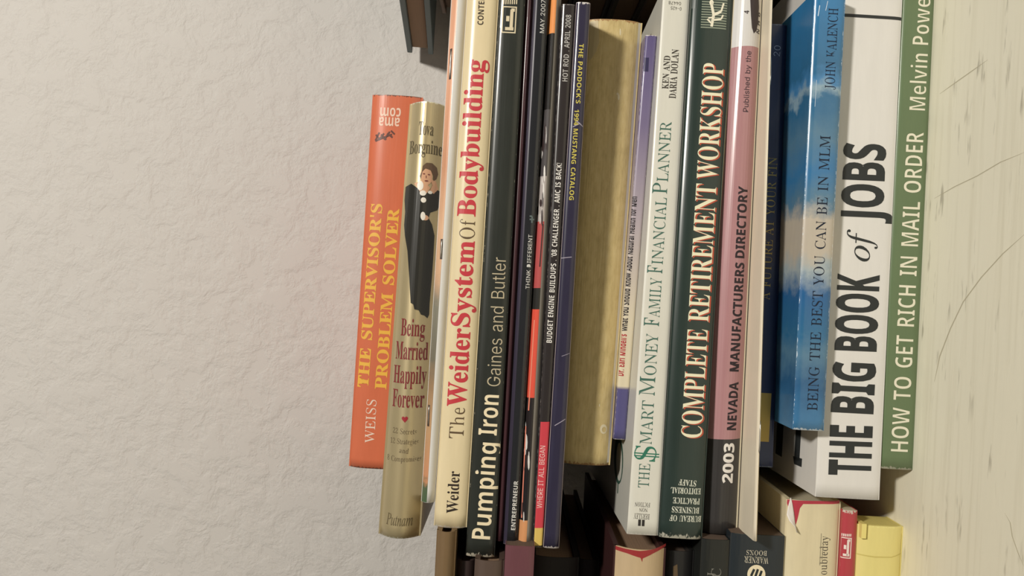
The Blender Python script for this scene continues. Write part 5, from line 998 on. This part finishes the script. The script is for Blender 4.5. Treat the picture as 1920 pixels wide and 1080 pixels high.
# 18 sky blue paperback
def sky(nt, uv):
    sx = nd(nt, 'ShaderNodeSeparateXYZ'); nt.links.new(uv, sx.inputs[0])
    n = noise(nt, stretch(nt, uv, .8, .8, 1), 1.0, 5, .6)
    g = mth(nt, 'ADD', mth(nt, 'DIVIDE', sx.outputs[0], 21.5), mth(nt, 'MULTIPLY_ADD', n, .12, -.06))
    A, P, W_, T_ = C(40, 102, 138), C(80, 120, 142), C(158, 168, 166), C(186, 172, 150)
    return ramp(nt, g, [(.0, C(58, 118, 156)), (.10, C(38, 90, 128)), (.17, P), (.22, A), (.31, C(30, 92, 140)), (.36, W_), (.40, T_), (.48, T_), (.52, P), (.58, C(44, 112, 156)), (.66, P), (.745, A), (.765, C(140, 164, 172)), (.79, C(60, 124, 168)), (.82, A), (1, C(38, 118, 166))])
m = cover_mat('sky_print_card', (40, 110, 160), .26, .6, .05, wear=((214, 222, 224), 1.4, .55), pattern=sky)
b = Book('paperback_book', 'glossy paperback printed with blue sky and clouds, lying on the thick white book', B1718, B1819, -.022, -.020, (1516, 807), (1558, -16), .142, round_=(.0012, 6), mat=m)
b.write('title_lettering', "BEING THE BEST YOU CAN BE IN MLM", (1532.5, 770), (1557.5, 255), 19, 'roman', (10, 24, 44), 0, 'navy title')
b.write('author_lettering', "JOHN KALENCH", (1564.5, 168), (1572, 16), 18, 'roman', (12, 30, 54), 0, 'navy author name', raise_=1)
b.decal('scuff', [[stroke((1534, 30), (1537, 10), 1.6)], [stroke((1548, 20), (1552, 2), 1.2)], [stroke((1531, 150), (1528, 200), .8)]], ink((200, 214, 222)), 'pale scratches', 1)

# 19 thick white paperback
m = cover_mat('thick_white_card', (216, 209, 196), .36, .25, .04, wear=((232, 226, 214), .8, .3))
b = Book('paperback_book', 'thick white paperback with huge black condensed title', B1819, B1920, -.015, -.008, (1592, 935), (1640, -125), .212, round_=(.0008, 8), mat=m)
BK = (44, 46, 44)
b.write('title_lettering', "THE", (1631.5, 892), (1635, 800), 77, 'bold', BK, -5, 'huge black title word')
b.write('title_lettering', "BIG", (1636, 776), (1641, 683), 77, 'bold', BK, -5, 'huge black title word', raise_=1)
b.write('title_lettering', "BOOK", (1642, 659), (1648, 517), 76, 'bold', BK, -5, 'huge black title word', raise_=1)
b.write('title_lettering', "of", (1630, 491), (1633, 432), 43, 'italic', BK, 0, 'black italic title word', raise_=1)
b.write('title_lettering', "JOBS", (1653.5, 418), (1660, 272), 76, 'bold', BK, -5, 'huge black title word', raise_=1)
b.decal('ruled_line', [[[(1578, 25), (1693, 32), (1693, 38), (1578, 31)]]], ink(BK), 'black ruled line', 1)
# print on the front cover, seen past the blue paperback
cover_print(b, 'cover_lettering', [[(1493, 790), (1503, 792), (1499, 864), (1489, 862)], [(1487, 855), (1504, 860), (1503, 876), (1489, 870)]], ink(BK), 'black letter on the front cover')
cover_print(b, 'cover_lettering', [[(1458, 780), (1470, 783), (1466, 857), (1454, 850)]], ink(BK), 'black letter stroke on the front cover')

# 20 green paperback on the shelf
m = cover_mat('green_card', (98, 115, 76), .36, .25, .05, wear=((176, 172, 148), 1.8, .25))
b = Book('paperback_book', 'green paperback with tall cream title, lying flat on the cream surface', B1920, GROUND, -.0135, -.009, (1682, 880), (1722, -80), .212, round_=(.0010, 6), mat=m)
LC = (224, 214, 184)
b.write('title_lettering', "HOW TO GET RICH IN MAIL ORDER", (1702.5, 848), (1732.5, 248), 33, 'bold', LC, 5, 'cream title')
b.write('author_lettering', "Melvin", (1735, 208), (1740.5, 101), 31, 'bold', LC, 6, 'cream author name', raise_=1)
b.write('author_lettering', "Powers", (1741, 85), (1747, -36), 31, 'bold', LC, 6, 'cream author name', raise_=1)

# ------------------------------------------------------------------ the pile on the left (bottom of the photograph)
YF = -.008
def LE(px, y=YF): return Edge((px + 2.5, 1040), (px + 5, 990), y)
LP = 'books in the left pile'
e0, e1, e2, e3, e4, e5 = LE(813), LE(851), LE(888), LE(944), LE(1000), LE(1085, .03)
e6, e7, e8, e9, e10, e11, e12 = LE(1150), LE(1250), LE(1312), LE(1366), LE(1469), LE(1573), LE(1602)
BOTTOM = 1560
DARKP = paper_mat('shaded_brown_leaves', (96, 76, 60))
m = cover_mat('brown_tan_cloth', (118, 92, 58), .5, 0, .15)
Book('hardcover_book', 'tan brown clothbound book, topmost of the left pile beside the wall', e0, e1, YF, YF, (834, BOTTOM), (838, 998), .16, group=LP, round_=(.004, 2.2), kind='hard', mat=m, pages=PAPER_OLD)
m = cover_mat('blackbrown_cloth', (52, 38, 34), .5, 0, .15)
Book('hardcover_book', 'dark brown book just under the tan one in the left pile', e1, e2, YF + .01, YF + .01, (870, BOTTOM), (876, 1052), .17, group=LP, round_=(.003, 3), kind='hard', mat=m, pages=PAPER_OLD)
m = cover_mat('greybrown_cloth', (86, 68, 56), .5, 0, .12)
Book('hardcover_book', 'grey-brown book in the left pile between the dark brown and the plum one', e2, e3, YF, YF, (916, BOTTOM), (920, 1052), .18, group=LP, round_=(.003, 3), kind='hard', mat=m, pages=PAPER_OLD)
m = cover_mat('plum_card', (104, 60, 64), .45, .1, .1)
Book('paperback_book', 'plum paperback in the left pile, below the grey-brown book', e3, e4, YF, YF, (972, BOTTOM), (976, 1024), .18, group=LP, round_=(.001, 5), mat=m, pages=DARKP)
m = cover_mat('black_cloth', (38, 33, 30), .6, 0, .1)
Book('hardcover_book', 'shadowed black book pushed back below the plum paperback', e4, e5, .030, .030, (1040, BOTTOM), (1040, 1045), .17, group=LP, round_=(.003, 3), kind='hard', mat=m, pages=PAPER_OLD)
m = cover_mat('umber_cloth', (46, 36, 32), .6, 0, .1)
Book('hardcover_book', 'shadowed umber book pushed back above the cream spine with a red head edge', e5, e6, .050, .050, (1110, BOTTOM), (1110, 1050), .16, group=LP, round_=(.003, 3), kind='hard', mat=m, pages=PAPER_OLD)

m = cover_mat('dull_cream_jacket', (190, 162, 120), .5, .05, .1)
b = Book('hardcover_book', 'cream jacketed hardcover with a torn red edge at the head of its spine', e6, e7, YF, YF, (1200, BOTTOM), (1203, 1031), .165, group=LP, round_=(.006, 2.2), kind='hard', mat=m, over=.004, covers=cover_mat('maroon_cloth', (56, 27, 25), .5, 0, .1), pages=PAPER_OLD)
b.decal('red_edge', [[[(1150, 1029), (1176, 1031), (1200, 1033), (1226, 1031), (1254, 1026), (1254, 1031), (1228, 1038), (1205, 1047), (1204, 1054), (1201, 1046), (1176, 1039), (1150, 1036)]]], ink((150, 40, 40)), 'torn red edge')
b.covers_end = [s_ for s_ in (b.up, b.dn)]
m = cover_mat('black_jacket', (36, 34, 32), .4, .1, .1)
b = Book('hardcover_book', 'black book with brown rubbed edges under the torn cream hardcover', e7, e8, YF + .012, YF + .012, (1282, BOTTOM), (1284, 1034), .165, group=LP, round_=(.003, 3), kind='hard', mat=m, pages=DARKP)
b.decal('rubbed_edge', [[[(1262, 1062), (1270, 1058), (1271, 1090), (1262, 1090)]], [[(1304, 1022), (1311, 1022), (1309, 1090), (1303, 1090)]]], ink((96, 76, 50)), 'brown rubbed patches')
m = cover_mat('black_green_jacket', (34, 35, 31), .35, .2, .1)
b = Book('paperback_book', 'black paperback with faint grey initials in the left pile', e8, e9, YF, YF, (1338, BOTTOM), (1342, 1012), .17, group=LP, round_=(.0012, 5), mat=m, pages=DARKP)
b.decal('author_lettering', text_shapes('J', (1341, 1082), (1341.5, 1074), 15, 'roman') + text_shapes('C', (1352, 1082), (1352, 1066), 18, 'roman'), ink((120, 116, 104)), 'faint grey initials')
m = cover_mat('ink_blue_jacket', (37, 43, 46), .35, .25, .1)
b = Book('paperback_book', 'dark paperback with a round cream emblem under the cream booklet', e9, e10, YF, YF, (1410, BOTTOM), (1420, 1003), .17, group=LP, round_=(.0012, 5), mat=m, pages=DARKP)
b.write('publisher_mark', "WARNER", (1441, 1045), (1396, 1042.5), 12, 'roman', (206, 194, 166), 0, 'cream publisher name')
b.write('publisher_mark', "BOOKS", (1438, 1033), (1400, 1031), 9, 'roman', (206, 194, 166), 0, 'cream publisher name', raise_=1)
ring = [[disc(1418, 1076, 17, 17, 28), disc(1418, 1076, 11, 11, 24)]]
b.decal('publisher_mark', [[disc(1418, 1077, 17, 18, 28)]], ink((226, 208, 168)), 'round cream emblem', 1)
b.decal('publisher_mark', [[stroke((1408, 1080), (1414, 1067), 4.5)], [stroke((1415, 1084), (1421, 1067), 4.5)], [stroke((1423, 1084), (1428, 1070), 4.5)]], ink((36, 42, 42)), 'dark strokes of the emblem', 2)

m = cover_mat('cream_dust_jacket', (214, 197, 154), .45, .1, .08)
b = Book('hardcover_book', 'red hardcover in a torn cream dust jacket with narrow black lettering', e10, e11, YF, YF, (1520, BOTTOM), (1525, 940), .165, group=LP, round_=(.0026, 4), kind='hard', mat=m, over=.004)
RDD = ink((172, 46, 60))
b.decal('red_cover', [[[(1470, 938), (1577, 940), (1577, 946), (1545, 945), (1506, 945), (1500, 953), (1496, 972), (1491, 990), (1487, 978), (1481, 955), (1470, 940)]]], RDD, 'red cloth showing where the jacket is torn')
b.write('publisher_mark', "Doubleday", (1550, 1092), (1553.5, 1006), 15, 'roman', (54, 46, 38), 0, 'narrow black publisher name', raise_=1)
b.decal('publisher_line', [[stroke((1537, 1060), (1540, 1000), 1.2)], [stroke((1541, 1050), (1544, 1012), 1.0)]], ink((150, 138, 108)), 'faint thin lettering', 1)
# the curled scrap of jacket
bm = bmesh.new()
g = []
out = [(1483, 934), (1478, 948), (1474, 964), (1478, 975), (1486, 984), (1491, 996)]
inn = [(1484, 934), (1487, 948), (1489, 962), (1490, 972), (1491, 984), (1493, 997)]
for (x0, y0), (x1, y1) in zip(out, inn):
    row = []
    for k in range(6):
        u = k / 5
        lx, t = b.loc(x0 + (x1 - x0) * u, y0 + (y1 - y0) * u)
        lo, hi = b.zr(lx, 0)
        row.append(bm.verts.new((lx, b.fall(min(1, max(0, t))) - .0004 - .003 * (1 - u) ** 1.2 * math.sin(min(1, (y0 - 930) / 40) * 1.6), lo + (hi - lo) * t)))
    g.append(row)
for r0, r1 in zip(g, g[1:]):
    for k in range(5): bm.faces.new((r0[k], r0[k + 1], r1[k + 1], r1[k]))
fl = link('torn_flap', bm_mesh(bm, 'torn_flap'), ink((226, 216, 204)), b.spine, smooth=True); fl['label'] = 'white curled scrap of the jacket'
so = fl.modifiers.new('thickness', 'SOLIDIFY'); so.thickness = .0002

m = cover_mat('red_cloth', (178, 56, 62), .4, .2, .06, wear=((196, 180, 160), 2.4, .3))
b = Book('hardcover_book', 'slim red book with a white publisher device, under the torn cream jacket', e11, e12, YF - .001, YF - .001, (1586, BOTTOM), (1588, 957), .16, group=LP, round_=(.0016, 3), kind='paper', mat=m)
b.decal('publisher_mark', press_mark(1577, 1008, 1596, 1047, 1.8) + [[rect(1579 + 3 * i, 1001, 1581 + 3 * i, 1006)] for i in range(6)], ink((236, 214, 196)), 'white publisher device')

# yellow pad at the bottom
m = cover_mat('yellow_paper', (222, 204, 118), .55, 0, .06, wear=((236, 220, 130), 1.2, .5))
b = Book('paperback_book', 'plain yellow paperback with a crease across its spine, lowest of the left pile', e12, GROUND, YF - .001, YF - .001, (1650, BOTTOM), (1655, 987), .020, group=LP, round_=(.0026, 3.4), mat=m, pages=paper_mat('yellow_leaves', (214, 194, 100)))
b.decal('crease', [[[(1602, 1039), (1640, 1043), (1672, 1044), (1699, 1039), (1699, 1041), (1672, 1046), (1640, 1045.5), (1602, 1041)]]], ink((198, 178, 90)), 'darker crease')
bm = bmesh.new()
lx, t = b.loc(1606, 985)
block(bm, lx - .006, lx + .0012, -.0012, .012, b.T - .0030, b.T - .0006)
tb = link('paper_tab', bm_mesh(bm, 'paper_tab'), ink((226, 206, 112)), b.root); tb['label'] = 'small folded yellow tab'

# ------------------------------------------------------------------ the pile on the right (top of the photograph)
RP = 'books in the right pile'
class Box(Book): pass
def rbook(name, label, xl, z0, z1, yf, yb, mat, kind='hard', pages=PAPER_OLD, rz=0, rx=0, over=.003, th=.0028):
    """a book whose left end shows: two boards, leaves between them, a spine towards the room"""
    r = empty(name, (xl, yf, z0), rz)
    r.rotation_euler = (rx, 0, rz)
    meta(r, label, 'book', RP)
    Lb, Wd, Tt = .20, yb - yf, z1 - z0
    parts = [('front_cover', 0, Lb, .001, Wd, Tt - th, Tt, mat), ('back_cover', 0, Lb, .001, Wd, 0, th, mat), ('page_block', over, Lb - over, .002, Wd - .005, th, Tt - th, pages)]
    for n_, x0, x1, y0, y1, a, c, mm in parts:
        bm = bmesh.new(); block(bm, x0, x1, y0, y1, a + .00003, c - .00003)
        o = link(n_, bm_mesh(bm, n_), mm, r)
        bv = o.modifiers.new('soft', 'BEVEL'); bv.width = .0006; bv.segments = 2
    bm = bmesh.new()
    n = 12; ra, rb = [], []
    for x in (0, Lb):
        row = [(x, -.004 * math.sin(math.pi * k / n), Tt * k / n) for k in range(n + 1)] + [(x, .0009 - .004 * math.sin(math.pi * k / n), .0005 + (Tt - .001) * k / n) for k in range(n, -1, -1)]
        (ra if x == 0 else rb).extend(bm.verts.new(v) for v in row)
    k = len(ra)
    for i in range(k): bm.faces.new((ra[i], ra[(i + 1) % k], rb[(i + 1) % k], rb[i]))
    for i in range(n):
        bm.faces.new((ra[i], ra[i + 1], ra[k - 2 - i], ra[k - 1 - i])); bm.faces.new((rb[i], rb[k - 1 - i], rb[k - 2 - i], rb[i + 1]))
    link('spine', bm_mesh(bm, 'spine'), mat, r)
    return r
cl = lambda n_, c_: cover_mat(n_, c_, .6, 0, .1)
XR = .188
zs = [0, .030, .052, .078, .1035, .128, .1475, .172, .205, .238, .262]
spec = [('charcoal book lowest of the right pile', (44, 42, 40), -.01, .19, .004), ('ink blue book second from the surface in the right pile', (34, 40, 52), .0, .20, .0), ('black book in the right pile behind the sky blue paperback', (30, 29, 28), .0, .20, .006),
        ('brown-black book in the right pile level with the tall white paperback', (46, 38, 34), .0, .20, .012), ('dark grey-brown book in the right pile level with the lilac paperback', (74, 62, 58), .0, .20, .002),
        ('black book in the right pile level with the tan hardcover', (34, 32, 28), .0, .19, -.002), ('sooty book in the right pile level with the purple catalogue', (36, 36, 36), .0, .18, .004),
        ('dark olive book in the right pile level with the black paperback', (44, 44, 36), .0, .19, .006), ('black book third from the top of the right pile', (40, 36, 34), .01, .18, .006), ('dark brown book just under the slate blue hardcover', (92, 72, 58), .02, .155, .002)]
for i, (lb, c_, yf, yb, dx) in enumerate(spec):
    rbook('hardcover_book', lb, XR + dx, zs[i], zs[i + 1], yf, yb, cl('dark_cloth', c_), pages=DARKP)
rbook('hardcover_book', 'slate blue hardcover with brown leaves, topmost of the right pile by the wall', .1950, .2592, .2592 + .0205, .008, .225, cl('slate_cloth', (100, 110, 108)), rz=.067, rx=.072, th=.0040)
